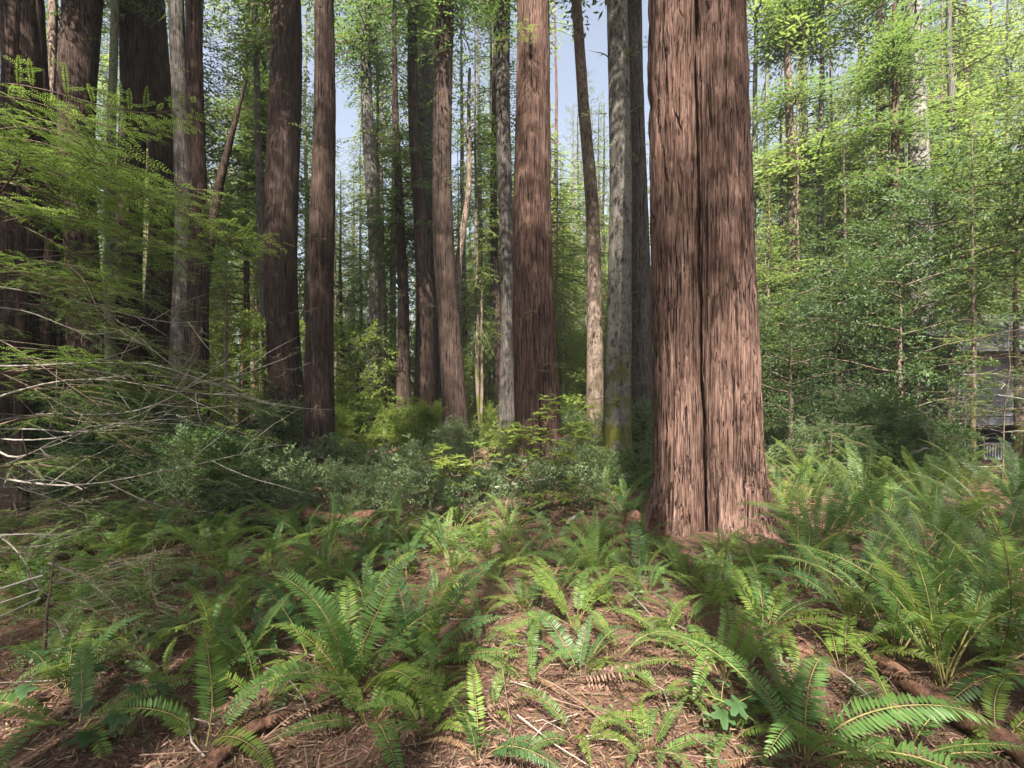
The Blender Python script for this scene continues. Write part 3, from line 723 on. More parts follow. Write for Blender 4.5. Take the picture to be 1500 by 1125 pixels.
G_FAR = 'conifers in the forest behind'; G_BROAD = 'leafy trees in the forest behind'
TRUNK_P = {}
def trunk_proto(kind, i):
    """shared trunks: unit radius .16, ten metres tall"""
    key = (kind, i)
    if key not in TRUNK_P:
        g = rng(700 + i); zs = np.linspace(-.3, 10, 40); k = zs / 10
        cx = np.cumsum(g.normal(0, .012, 40)); cy = np.cumsum(g.normal(0, .012, 40)); cx -= cx[1]; cy -= cy[1]
        V, Fq = trunk_arrays(zs, cx, cy, .16 * (1 - .95 * np.clip(k, 0, 1)), 14, .006, 700 + i, .25, .5, 4)
        b = MB(); b.add(V, Fq, 0, True); TRUNK_P[key] = b.mesh('trunk', [M[kind]])
    return TRUNK_P[key]
g = rng(11)
def far_tree(x, y, kind, g, H=None, label_what=None, skyline=True):
    base = g1(x, y); px = px_of(x, y)
    grp = G_FAR
    if kind == 'young':
        H = H or g.uniform(6, 15); zc = g.uniform(.8, 2.2); w = label_what or 'young green conifer'
        ck = 'young_light' if g.random() < .65 else 'young'; cr = (min(1.3, H * .11 * g.uniform(.75, 1.0)), (H - zc) / 10)
        bark = 'tan_bark' if g.random() < .5 else 'dark_redwood'; rr = H * .012
    elif kind == 'tall':
        lowc = H is not None; H = H or g.uniform(22, 36); zc = (g.uniform(.10, .17) if lowc else g.uniform(.16, .34)) * H; w = label_what or 'tall background conifer'
        ck = ('canopy_light' if lowc else 'tall_light') if g.random() < .6 + .4 * lowc else 'tall'; cr = (g.uniform(.75, 1.05) + .3 * lowc, (H - zc) / 20)
        bark = ('dark_redwood', 'grey_bark', 'redwood', 'green_bark')[int(g.integers(0, 4))]; rr = H * .0075
    elif kind == 'sparse':
        H = H or g.uniform(10, 18); zc = g.uniform(2, 4); w = label_what or 'thin sparse conifer'
        ck = 'sparse'; cr = (g.uniform(.7, 1.0), (H - zc) / 12); bark = 'tan_bark'; rr = H * .007
    else:
        w = label_what or ('dark leafy tree' if kind == 'broad' else 'bright lime understory tree'); grp = G_BROAD
        H = H or (g.uniform(5.5, 9) if kind == 'broad' else g.uniform(3, 6)); rr = .05 + H * .008; bark = 'tan_bark'
    if skyline and y > 0:                                   # keep the two sky gaps of the canopy open
        lim = None
        if 815 < px < 900: lim = 150
        elif 470 < px < 525: lim = 250
        if lim is not None: H = min(H, max(3, Z_at(lim, y) - base))
        if lim is not None and kind == 'tall': kind = 'young'; ck = 'young'; zc = 1.5; cr = (min(1.1, H * .09), (H - zc) / 10); rr = H * .011; w = 'young green conifer'
    t = thing({'young': 'conifer_tree', 'tall': 'conifer_tree', 'sparse': 'conifer_tree', 'broad': 'leafy_tree', 'lime': 'leafy_tree'}[kind], None, 'tree', (x, y, base), grp)
    hh = H if kind not in ('broad', 'lime') else H * .8
    obj('trunk', trunk_proto(bark, int(g.integers(0, 3))), t, (0, 0, 0), (0, 0, g.uniform(0, 6.28)), (rr / .16, rr / .16, hh / 10))
    if kind in ('broad', 'lime'):
        me = ((BROAD_HI if px > 1375 else BROAD) if kind == 'broad' else LIME); me = me[int(g.integers(0, len(me)))]; s = H / (6 if kind == 'broad' else 4)
        obj('crown', me, t, (0, 0, 0), (0, 0, g.uniform(0, 6.28)), s)
    else:
        me = CROWN[ck][int(g.integers(0, len(CROWN[ck])))]
        obj('crown', me, t, (0, 0, zc), (0, 0, g.uniform(0, 6.28)), (cr[0], cr[0], cr[1]))
    if y > 0 and gap_of(px) is None: later(t, w, -1)
    else: later(t, w, px if y > 0 else -1)
    return t

HOUSE = (14.0, 23.0, 14.5, 23.0)
def clear(x, y, d):
    if HOUSE[0] - .5 < x < HOUSE[1] and HOUSE[2] - 1.0 < y < HOUSE[3]: return False
    if x > 0 and px_of(x, y) > 1375 and y < 17 and y > 8: return False
    return all((x - a) ** 2 + (y - c) ** 2 > d * d for a, c in POS)
n = 0; tries = 0
while n < 225 and tries < 6000:
    tries += 1
    y = 17 + 58 * g.random() ** 1.35; px = g.uniform(-60, 1560); x = X_at(px, y)
    if not clear(x, y, 1.5 + y * .022): continue
    right = px > 1100
    u = g.random()
    if y < 24: kind = 'young' if u < .35 else 'sparse' if u < .55 else 'lime' if u < .85 else 'tall'
    else: kind = 'young' if u < .30 else 'sparse' if u < .42 else 'tall' if u < .80 else 'broad' if right else 'lime'
    if 560 < px < 720 and y < 34 and kind in ('young', 'broad'): kind = 'sparse'
    far_tree(x, y, kind, g); POS.append((x, y)); n += 1
# the leafy mass on the right and smaller trees placed by eye
for px, Y, kind, H in [(1160, 12.5, 'broad', 4.4), (1225, 13.5, 'broad', 5.4), (1345, 13, 'broad', 5.6), (1300, 17, 'broad', 8.0), (1180, 18, 'broad', 8.0), (1275, 14, 'broad', 6.6), (1320, 11.5, 'broad', 5.4), (1395, 12.5, 'broad', 7.6), (1490, 12.5, 'broad', 8.2), (1170, 17, 'sparse', 14), (1240, 15.5, 'sparse', 13), (1215, 21, 'sparse', 20), (1145, 23, 'sparse', 22), (1300, 17, 'sparse', 15), (1385, 24, 'sparse', 24),
                       (500, 27, 'tall', 26), (575, 25, 'tall', 28), (680, 28, 'tall', 30), (720, 23, 'tall', 24), (800, 26, 'tall', 26), (1105, 19, 'tall', 24), (1200, 18, 'tall', 24), (1260, 24, 'tall', 28), (1330, 19, 'tall', 24), (1420, 24, 'tall', 28), (1480, 27, 'tall', 28), (360, 24, 'tall', 26), (220, 24, 'tall', 26), (90, 24, 'tall', 26), (450, 30, 'tall', 30), (705, 33, 'tall', 34), (812, 32, 'tall', 32), (610, 36, 'tall', 36), (1120, 30, 'tall', 34), (1175, 36, 'tall', 36), (1360, 34, 'tall', 36), (1450, 33, 'tall', 34), (640, 44, 'tall', 40), (730, 48, 'tall', 42), (560, 46, 'tall', 40), (400, 40, 'tall', 38), (330, 36, 'tall', 36), (836, 36, 'young', 24), (862, 46, 'young', 34), (884, 38, 'young', 26), (850, 62, 'young', 44), (500, 36, 'young', 20), (487, 50, 'young', 26), (516, 44, 'young', 24), (842, 26, 'lime', 5), (1425, 11.5, 'sparse', 9), (1505, 11, 'sparse', 10), (1230, 17, 'young', 12), (1125, 16, 'young', 9), (1395, 19, 'tall', 28), (1290, 20, 'tall', 30), (1180, 22, 'tall', 30),
                       (330, 14, 'sparse', 8), (352, 18, 'lime', 4.5), (505, 19, 'lime', 4.5), (430, 22, 'lime', 5), (585, 24, 'lime', 5), (640, 26, 'lime', 5), (700, 22, 'lime', 4),
                       (825, 19, 'sparse', 9), (860, 20, 'lime', 4), (1010, 16, 'young', 10), (560, 21, 'sparse', 14), (705, 19, 'sparse', 11)]:
    far_tree(X_at(px, Y), Y, kind, g, H); POS.append((X_at(px, Y), Y))
# unseen canopy trees added around the viewpoint to shade and dapple the view
SUN_AZ = None
for x, y, H, zc, s in [(-13, 1, 30, 8, 1.1), (-11, -4, 32, 9, 1.1), (-16, -7, 34, 9, 1.2), (-8.2, -8, 30, 9, 1.0), (-11, -13, 34, 10, 1.2), (-2.6, -13.5, 33, 11, .75), (4.6, -10, 30, 13, .8),
                       (-20, 3, 30, 7, 1.2), (-6, -18, 36, 10, 1.2), (9, -14, 32, 11, 1.0), (13, -5, 30, 11, .9), (-18, -16, 34, 10, 1.2), (-14, 7.5, 28, 7, 1.1), (17, 3, 28, 10, 1.0), (1.2, -8, 28, 9, .8), (4.2, -6.5, 28, 9, .75), (13.5, 5, 28, 7, 1.2), (17.5, 7, 28, 7, 1.2), (8.5, -4, 26, 9, .75), (-8.7, .8, 28, 10, .95), (-9.5, 5, 28, 11, .9), (-12.3, 4.6, 28, 8, 1.0), (-2.2, -1.4, 28, 11.5, .9), (-3.6, -9.5, 29, 10, .55), (-5.2, .9, 28, 11.5, 1.0), (.25, -4.2, 26, 10, .58)]:
    t = thing('conifer_tree', None, 'tree', (x, y, g1(x, y)), 'unseen shade trees added around the viewpoint')
    obj('trunk', trunk_proto('dark_redwood', int(g.integers(0, 3))), t, (0, 0, 0), (0, 0, 0), (1.5, 1.5, H / 10))
    obj('crown', CROWN['canopy' if -5 < x < 9 and y < 0 else 'tall'][int(g.integers(0, 3))], t, (0, 0, zc), (0, 0, g.uniform(0, 6.28)), (s, s, (H - zc) / 20))
    t['label'] = 'unseen dark conifer added around the viewpoint so its crown shades the ferns'; LABELS.setdefault(t['label'], []).append(t)

# ------------------------------------------------------------------ young redwood at the left edge, reaching into the frame
def near_tree():
    x, y = -4.75, 4.3; base = g1(x, y); g = rng(501)
    t = thing('young_redwood', 'young redwood at the left edge whose layered sprays hang over the picture', 'tree', (x, y, base))
    obj('trunk', trunk_proto('tan_bark', 1), t, (0, 0, 0), (0, 0, 0), (.6, .6, .9))
    spec = []
    for k in range(26): spec.append((g.uniform(2.5, 4.3), g.normal(-.05, .38), g.uniform(.9, 1.5)))
    for k in range(11): spec.append((g.uniform(1.7, 2.6), g.normal(.1, .4), g.uniform(1.0, 1.75)))
    for k in range(6): spec.append((g.uniform(.9, 1.5), g.normal(.0, .35), g.uniform(.9, 1.45)))
    for z, az, s in spec:
        obj('branch', SPRAY[int(g.integers(0, 4))], t, (.05, 0, z), (g.normal(0, .18), g.normal(.02, .14), az), s)
    for k in range(9):
        obj('bare_branch', BARE[k % 4], t, (.05, 0, g.uniform(.9, 2.7)), (g.uniform(0, 6), g.normal(-.02, .16), g.normal(.0, .4)), g.uniform(.8, 1.5))
    x, y = -7.2, 7.2; base = g1(x, y)
    t = thing('young_redwood', 'second young redwood with dim drooping boughs before the dark left trunks', 'tree', (x, y, base))
    obj('trunk', trunk_proto('dark_redwood', 2), t, (0, 0, 0), (0, 0, 0), (.5, .5, 1.0))
    for k in range(11):
        obj('branch', SPRAY[k % 4], t, (.05, 0, g.uniform(.7, 4.5)), (g.normal(0, .2), g.normal(.03, .15), g.normal(-.1, .7)), g.uniform(1.0, 2.1))
    for k in range(6):
        obj('bare_branch', BARE[k % 4], t, (.05, 0, g.uniform(.6, 3.0)), (g.uniform(0, 6), g.normal(0, .2), g.normal(-.1, .6)), g.uniform(1.0, 1.7))
near_tree()

def at_ground(px, py):
    Y = CH * F / (py - HY); return X_at(px, Y), Y
def sapling(px, py, seed, n, zr, s, label, az=None, kind=None, bare=2):
    x, y = at_ground(px, py); g = rng(seed)
    t = thing('conifer_sapling', label, 'sapling', (x, y, g1(x, y)), 'small conifer saplings')
    obj('trunk', stem_mesh(zr[1] + .1, .009 * s + .003, seed, lean=.08), t)
    for k in range(n):
        z = zr[0] + (zr[1] - zr[0]) * (k + g.random()) / n
        a = g.uniform(0, 6.28) if az is None else g.normal(az, .8)
        obj('branch', (kind or SPRAY_S)[k % 3], t, (.08 * z / (zr[1] + .1), 0, z), (g.normal(0, .2), g.normal(-.05, .16), a), s * g.uniform(.7, 1.15))
    for k in range(bare):
        obj('bare_branch', BARE_S[k % 3], t, (0, 0, g.uniform(.05, zr[1])), (g.uniform(0, 6), g.normal(0, .2), g.uniform(0, 6.28)), s * g.uniform(.6, 1.2))
    return t
sapling(60, 985, 511, 13, (.06, .55), .95, 'low conifer sapling with pale twigs at the left edge, flat lit sprays', .1, bare=5)
sapling(215, 935, 512, 11, (.10, .55), .75, 'small bright conifer sapling among bare twigs, lower left', bare=4)
sapling(-20, 890, 513, 12, (.1, .7), 1.1, 'dark conifer sapling cut by the left edge above the lit sprays', .1, bare=4)
sapling(120, 800, 514, 16, (.1, .8), 1.2, 'dim conifer sapling on the shaded flat at left, below the bare branches', bare=4)
sapling(270, 790, 515, 14, (.1, .75), 1.1, 'dim conifer sapling in front of the long straight brown trunk', bare=3)
sapling(20, 770, 516, 18, (.2, 1.1), 1.5, 'shaded conifer sapling at the foot of the far-left redwood', bare=4)
sapling(355, 765, 517, 12, (.1, .7), 1.0, 'shaded conifer sapling between the old stump and the ferns', bare=3)
sapling(1362, 722, 518, 9, (.9, 1.9), 1.0, 'dead looking conifer sapling with bare pale twigs, right side', bare=22)
sapling(1468, 715, 519, 14, (1.2, 3.0), 1.5, 'tall thin dark sapling before the grey cabin wall', bare=6)
sapling(1410, 705, 520, 12, (.6, 2.6), 1.3, 'thin sapling before the left end of the grey cabin', bare=10)
sapling(333, 690, 521, 12, (.8, 4.2), 1.3, 'thin tall sapling beside the mossy stump', bare=5)
sapling(1250, 700, 522, 16, (.3, 2.0), 1.5, 'bushy conifer sapling with pale tips on the dark right side', bare=4)
sapling(1215, 720, 523, 16, (.2, 1.2), 1.4, 'low bluish conifer sapling right of the huge redwood', bare=2)
sapling(945, 712, 524, 12, (.2, 1.0), 1.0, 'leafy conifer sapling behind the left edge of the huge redwood', bare=2)

# ------------------------------------------------------------------ thicket in the middle
SH = 'shrubs of the leafy thicket'
def shrub(px, Y, s, seed, what, big=False, mat=None, grp=SH):
    g = rng(seed); x = X_at(px, Y)
    t = thing('shrub', None, 'shrub', (x, Y, g1(x, Y) - .03), grp, g.uniform(0, 6.28), s)
    obj('stem', SHRUB_STEM[seed % 3], t, scale=1.6 if big else 1)
    src = SHRUB_BIG if big else SHRUB
    me = src[seed % len(src)]
    if mat: me = RECOL.setdefault((me.name, mat), recolor(me, [M[mat], M['twig']]))
    obj('foliage', me, t)
    later(t, what, px); return t
RECOL = {}
g = rng(31)
row = [(395, 8.6), (440, 8.0), (485, 8.8), (530, 7.8), (575, 8.6), (620, 7.9), (660, 8.8), (700, 8.0), (742, 8.6), (835, 8.4), (880, 9.2),
       (420, 10.2), (500, 10.6), (555, 10.2), (610, 10.8), (665, 10.4), (720, 10.8), (850, 10.6), (935, 9.8)]
for i, (px, Y) in enumerate(row): shrub(px + g.normal(0, 6), Y, g.uniform(.5, .85), 600 + i, 'grey green thicket shrub')
for i in range(22): shrub(g.uniform(90, 400), g.uniform(7.2, 11), g.uniform(.45, .85), 760 + i, 'leggy shrub at left', i % 3 == 0)
for i in range(14): shrub(g.uniform(400, 930), g.uniform(7, 11), g.uniform(.4, .75), 790 + i, 'airy thicket shrub', False, 'lime' if i % 4 == 0 else None)
for i, (px, Y) in enumerate([(430, 6.9), (515, 6.7), (600, 6.9), (675, 6.8), (760, 6.9), (860, 7.3)]): shrub(px, Y, g.uniform(.4, .6), 630 + i, 'low front thicket shrub')
for i in range(34):
    Y = g.uniform(12, 22); px = g.uniform(310, 950); shrub(px, Y, g.uniform(.6, 1.0), 640 + i, 'distant undergrowth shrub', i % 2 == 0, 'lime' if Y > 15 else 'shrub', 'undergrowth shrubs farther back')
for i in range(22):
    Y = g.uniform(9.5, 17); px = g.uniform(1120, 1400); shrub(px, Y, g.uniform(.55, 1.0), 680 + i, 'dark undergrowth shrub', True, 'shrub' if i % 3 == 0 else None, 'undergrowth shrubs farther back')
for i in range(16):
    Y = g.uniform(13, 22); px = g.uniform(0, 300); shrub(px, Y, g.uniform(.8, 1.2), 710 + i, 'shaded undergrowth shrub', True, None, 'undergrowth shrubs farther back')

def whorl_sapling():
    Y = 6.2; x0 = X_at(738, Y); b0 = g1(x0, Y); g = rng(541)
    t = thing('broadleaf_sapling', 'light green broadleaf sapling with a bent forked stem before the central redwood', 'sapling', (x0, Y, b0))
    P = lambda px, py, dy=0: np.array([X_at(px, Y) - x0, dy, Z_at(py, Y) - b0])
    stems = [([P(738, 790), P(742, 735), P(748, 705), P(775, 676), P(792, 655), P(800, 622), P(812, 590)], .016),
             ([P(775, 676), P(800, 668, -.1), P(830, 661, -.15), P(850, 640, -.2)], .009), ([P(792, 655), P(830, 640, .1), P(865, 625, .2)], .008),
             ([P(748, 705), P(730, 690, -.1), P(705, 680, -.2), P(660, 668, -.25), P(640, 662, -.3)], .009), ([P(775, 676), P(762, 650, .1), P(758, 632, .15)], .007),
             ([P(742, 735), P(790, 728, -.15), P(840, 716, -.3)], .008), ([P(705, 680, -.2), P(680, 690, -.4), P(655, 690, -.5)], .006)]
    b = MB(); tips = []
    for pts, r in stems:
        pts = np.array(pts); V, Q = tube(pts, r * np.linspace(1, .3, len(pts)), 6); b.add(V, Q, 0, True)
        for k in range(len(pts) * 5):
            u = g.uniform(.35, 1) * (len(pts) - 1); i = min(int(u), len(pts) - 2); p = pts[i] + (pts[i + 1] - pts[i]) * (u - i)
            q_ = p + g.normal(0, .09, 3) + np.array([0, 0, .05]); V, Q = tube(np.array([p, (p + q_) / 2 + .01, q_]), [.004, .003, .002], 4); b.add(V, Q, 0); tips.append(q_)
        tips.append(pts[-1])
    obj('stem', b.mesh('stem', [M['wood']]), t)
    P_ = []; D_ = []
    for p in tips:
        n = int(g.integers(5, 9)); a0 = g.uniform(0, 6.28)
        for k in range(n):
            a = a0 + k * 6.28 / n; P_.append(p); D_.append([math.cos(a), math.sin(a), g.normal(.12, .25)])
    P_ = np.array(P_); D_ = np.array(D_); n = len(P_)
    b = MB(); V, Q = leaves(P_, D_, UP + g.normal(0, .3, (n, 3)), g.uniform(.08, .13, n), g.uniform(.03, .046, n)); b.add(V, Q, 0)
    obj('foliage', b.mesh('foliage', [M['lime']]), t)
whorl_sapling()

# ------------------------------------------------------------------ stump, logs, sticks
def stump():
    px, Y = 343, 12.5; x = X_at(px, Y); base = g1(x, Y); g = rng(551)
    t = thing('stump', 'rotten mossy stump with a jagged top among the dark trunks', 'stump', (x, Y, base))
    na = 60; zs = np.linspace(-.1, 1.45, 44); th = np.arange(na) / na * 6.283
    Z, T = np.meshgrid(zs, th, indexing='ij')
    top = .95 + .45 * vn2(T / 6.283 * 9, T * 0, 9, 5)
    Zc = np.minimum(Z, top)
    r = .55 * (1 + .35 * np.exp(-Z / .3)) + .07 * (vn2(T / 6.283 * 16, Z / .6, 16, 6) - .5) - .25 * np.clip((Z - top) / .3, 0, 1)
    b = MB(); b.add(np.stack([r * np.cos(T), r * np.sin(T), Zc - .2 * np.clip((Z - top), 0, 1)], -1), grid_faces(44, na), 0, True)
    obj('trunk', b.mesh('trunk', [M['moss_wood']]), t)
stump()
def log(name, label, pts, r, mat, seed, cat='log', grp=None, sides=18):
    g = rng(seed); pts = np.array(pts, float); k = len(pts)
    m = 40; u = np.linspace(0, k - 1, m); P = np.stack([np.interp(u, np.arange(k), pts[:, c]) for c in range(3)], 1)
    P += np.cumsum(g.normal(0, r * .12, (m, 3)), 0) * np.linspace(0, 1, m)[:, None]
    rad = r * np.linspace(1.05, .8, m) * (1 + .12 * np.sin(np.arange(m) * .9 + seed))
    V, Q = tube(P, rad, sides); V = V.reshape(m, sides, 3)
    dis = .35 * r * (vn2(np.tile(np.arange(sides) / sides * 9, (m, 1)), np.tile(u[:, None] * 2 + 30, (1, sides)), 9, seed) - .5)
    V += unit(V - P[:, None]) * dis[..., None]
    org = P[0].copy(); b = MB(); b.add(V.reshape(-1, 3) - org, Q, 0, True)
    for e, ring in ((0, V[0]), (1, V[-1])):
        c = np.concatenate([ring - org, ring.mean(0)[None] - org]); b.add(c, np.array([[i, (i + 1) % sides, sides] for i in range(sides)]), 0)
    return tag(obj(name, b.mesh(name, [M[mat]]), None, org), label, cat, grp)
def gp(px, py, up=0.0):
    x, y = at_ground(px, py); return [x, y, g1(x, y) + up]
log('fallen_log', 'dark rotten log lying under the thicket shrubs, left of centre', [gp(365, 772, .12), gp(450, 765, .12), gp(560, 785, .1)], .13, 'rotten', 561)
log('fallen_log', 'uprooted mossy log leaning on the old stump', [[X_at(352, 12), 12, g1(X_at(352, 12), 12) + .6], [X_at(385, 12.2), 12.2, .85], [X_at(408, 12.6), 12.6, .35]], .26, 'moss_wood', 562)
log('fallen_log', 'reddish half buried log beside the tall fern at right', [gp(1290, 985, .05), gp(1350, 1035, .05), gp(1460, 1105, .04), gp(1540, 1150, .03)], .055, 'rotten', 563)
log('fallen_log', 'short broken brown log piece lying on sunlit litter, right foreground', [gp(1145, 965, .05), gp(1180, 975, .06), gp(1200, 985, .05)], .05, 'rotten', 564)
log('fallen_log', 'rotting brown branch at the bottom edge, left foreground', [gp(310, 1150, .03), gp(360, 1105, .05), gp(425, 1062, .05)], .028, 'rotten', 565)
x0, y0 = BIG
log('stick', 'broken grey brown stick leaning against the left foot of the huge redwood', [gp(948, 800, .0), [X_at(965, 5.15), 5.15, Z_at(745, 5.15)], [X_at(986, 5.25), 5.25, Z_at(703, 5.25)]], .024, 'rotten', 566, 'stick')
log('root_lump', 'crumbling root lump of reddish bark left of the huge redwood foot', [gp(908, 806, .0), gp(925, 794, .12), gp(938, 782, .25)], .11, 'rotten', 567, 'root')
log('stick', 'pale weathered stick lying on the ferns just left of the huge redwood', [gp(725, 752, .42), gp(780, 750, .45), gp(812, 749, .48)], .014, 'pale_twig', 568, 'stick')
log('stick', 'bleached stick standing up out of the ferns left of the huge redwood', [gp(832, 800, .25), gp(850, 790, .32)], .022, 'pale_twig', 569, 'stick')
g = rng(32)
STICK = [bare_branch(.9, 191 + i, ('wood', 'twig', 'wood', 'pale_twig')[i], 'fallen_twig', .006, 3, 0.0) for i in range(4)]
spots = [(40, 1010), (130, 960), (60, 880), (230, 1010), (300, 985), (385, 1075), (150, 1085), (460, 1090), (600, 1085), (690, 1050), (800, 1060), (660, 960), (880, 1090), (930, 1010), (1010, 1100),
         (1130, 1010), (1220, 960), (1180, 900), (1240, 890), (1290, 1060), (1000, 880), (730, 890), (570, 870), (420, 930), (30, 760), (170, 740), (90, 720), (250, 760), (760, 850), (1380, 1110)]
for i, (px, py) in enumerate(spots):
    x, y = at_ground(px, py)
    t = tag(obj('fallen_twig', STICK[i % 4], None, (x, y, g1(x, y) + .025), (g.uniform(0, 6), g.normal(-.03, .06), g.uniform(0, 6.28)), g.uniform(.5, 1.1)), None, 'twig', 'fallen twigs on the forest floor')
    later(t, ('pale' if i % 4 == 3 else 'brown') + (' fallen twig lying near' if py > 900 else ' fallen twig farther off'), px)

# ------------------------------------------------------------------ cabin at the right
def cabin():
    Y = 15.0; x0 = X_at(1385, Y); x1 = X_at(1640, Y); zb = Z_at(620, Y); zt = Z_at(512, Y); base = g1(x0, Y)
    t = thing('cabin', 'grey wooden cabin raised on posts behind the saplings at the right edge', 'building', (x0, Y, 0))
    def box(bm, a, c):
        a = np.array(a, float); c = np.array(c, float)
        V = np.array([[(a, c)[i][0], (a, c)[j][1], (a, c)[k][2]] for i in (0, 1) for j in (0, 1) for k in (0, 1)])
        bm.add(V, np.array([[0, 1, 3, 2], [4, 6, 7, 5], [0, 4, 5, 1], [2, 3, 7, 6], [0, 2, 6, 4], [1, 5, 7, 3]]), 0)
    W = x1 - x0; D = 6.0; bw = plain_mat('weathered grey boards', (.13, .125, .135), (.25, .24, .255), 5, stretch=(1, 1, 8)); bt = plain_mat('pale painted trim', (.26, .26, .26), (.40, .40, .40), 5); br = plain_mat('roof shingles', (.06, .06, .06), (.14, .13, .12), 8)
    b = MB(); n = int((zt - zb) / .16)
    for i in range(n):
        z = zb + .22 + i * (zt - zb - .22) / n; h = (zt - zb - .22) / n
        b_ = .012 * (i % 2)
        V = np.array([[0, -.02, z], [W, -.02, z], [W, 0, z + h], [0, 0, z + h]]); b.add(V, np.array([[0, 1, 2, 3]]), 0)
        V = np.array([[0, 0, z + h - .0], [W, 0, z + h], [W, -.02, z + h], [0, -.02, z + h]]); b.add(V, np.array([[0, 1, 2, 3]]), 0)
    box(b, (0, .03, zb + .22), (W, D, zt - .01)); obj('wall', b.mesh('wall', [bw]), t)
    b = MB(); box(b, (-.4, -1.1, zb - .02), (W, D, zb + .2)); obj('deck', b.mesh('deck', [bw]), t)
    b = MB(); box(b, (.3, .8, base - .5), (W - .1, .9, zb - .03)); obj('underfloor_shade', b.mesh('underfloor_shade', [plain_mat('underfloor shade', (.02, .018, .016), (.06, .05, .045), 6)]), t)  # added dark sheet in place of the shadowed void below the deck
    b = MB(); V = np.array([[-.5, -.9, zt - .05], [W + .3, -.9, zt - .05], [W + .3, D / 2, zt + 1.5], [-.5, D / 2, zt + 1.5], [W + .3, D + .5, zt], [-.5, D + .5, zt]]); V2 = V + [0, 0, .14]
    b.add(np.concatenate([V, V2]), np.array([[0, 3, 2, 1], [3, 5, 4, 2], [6, 7, 8, 9], [9, 8, 10, 11], [0, 1, 7, 6], [1, 2, 8, 7], [2, 4, 10, 8], [4, 5, 11, 10], [5, 3, 9, 11], [3, 0, 6, 9]]), 0)
    r = obj('roof', b.mesh('roof', [br]), t)
    b = MB(); box(b, (-.5, -.95, zt - .16), (W + .3, -.903, zt + .1)); obj('fascia', b.mesh('fascia', [bt]), r)
    for px in (1408, 1496, 1570):
        x = X_at(px, Y - .95) - x0; b = MB(); box(b, (x - .09, -1.0, base - .4), (x + .09, -.82, zb - .025)); obj('post', b.mesh('post', [bw]), t)
    b = MB(); z0 = Z_at(668, Y) + .25
    for zz in (base + .1, base + .55): box(b, (X_at(1415, Y) - x0, -.6, zz), (X_at(1500, Y) - x0, -.55, zz + .05))
    for i in range(22): box(b, (X_at(1416 + i * 4, Y) - x0, -.548, base - .05), (X_at(1416 + i * 4, Y) - x0 + .03, -.52, base + .6))
    obj('railing', b.mesh('railing', [bt]), t)
cabin()

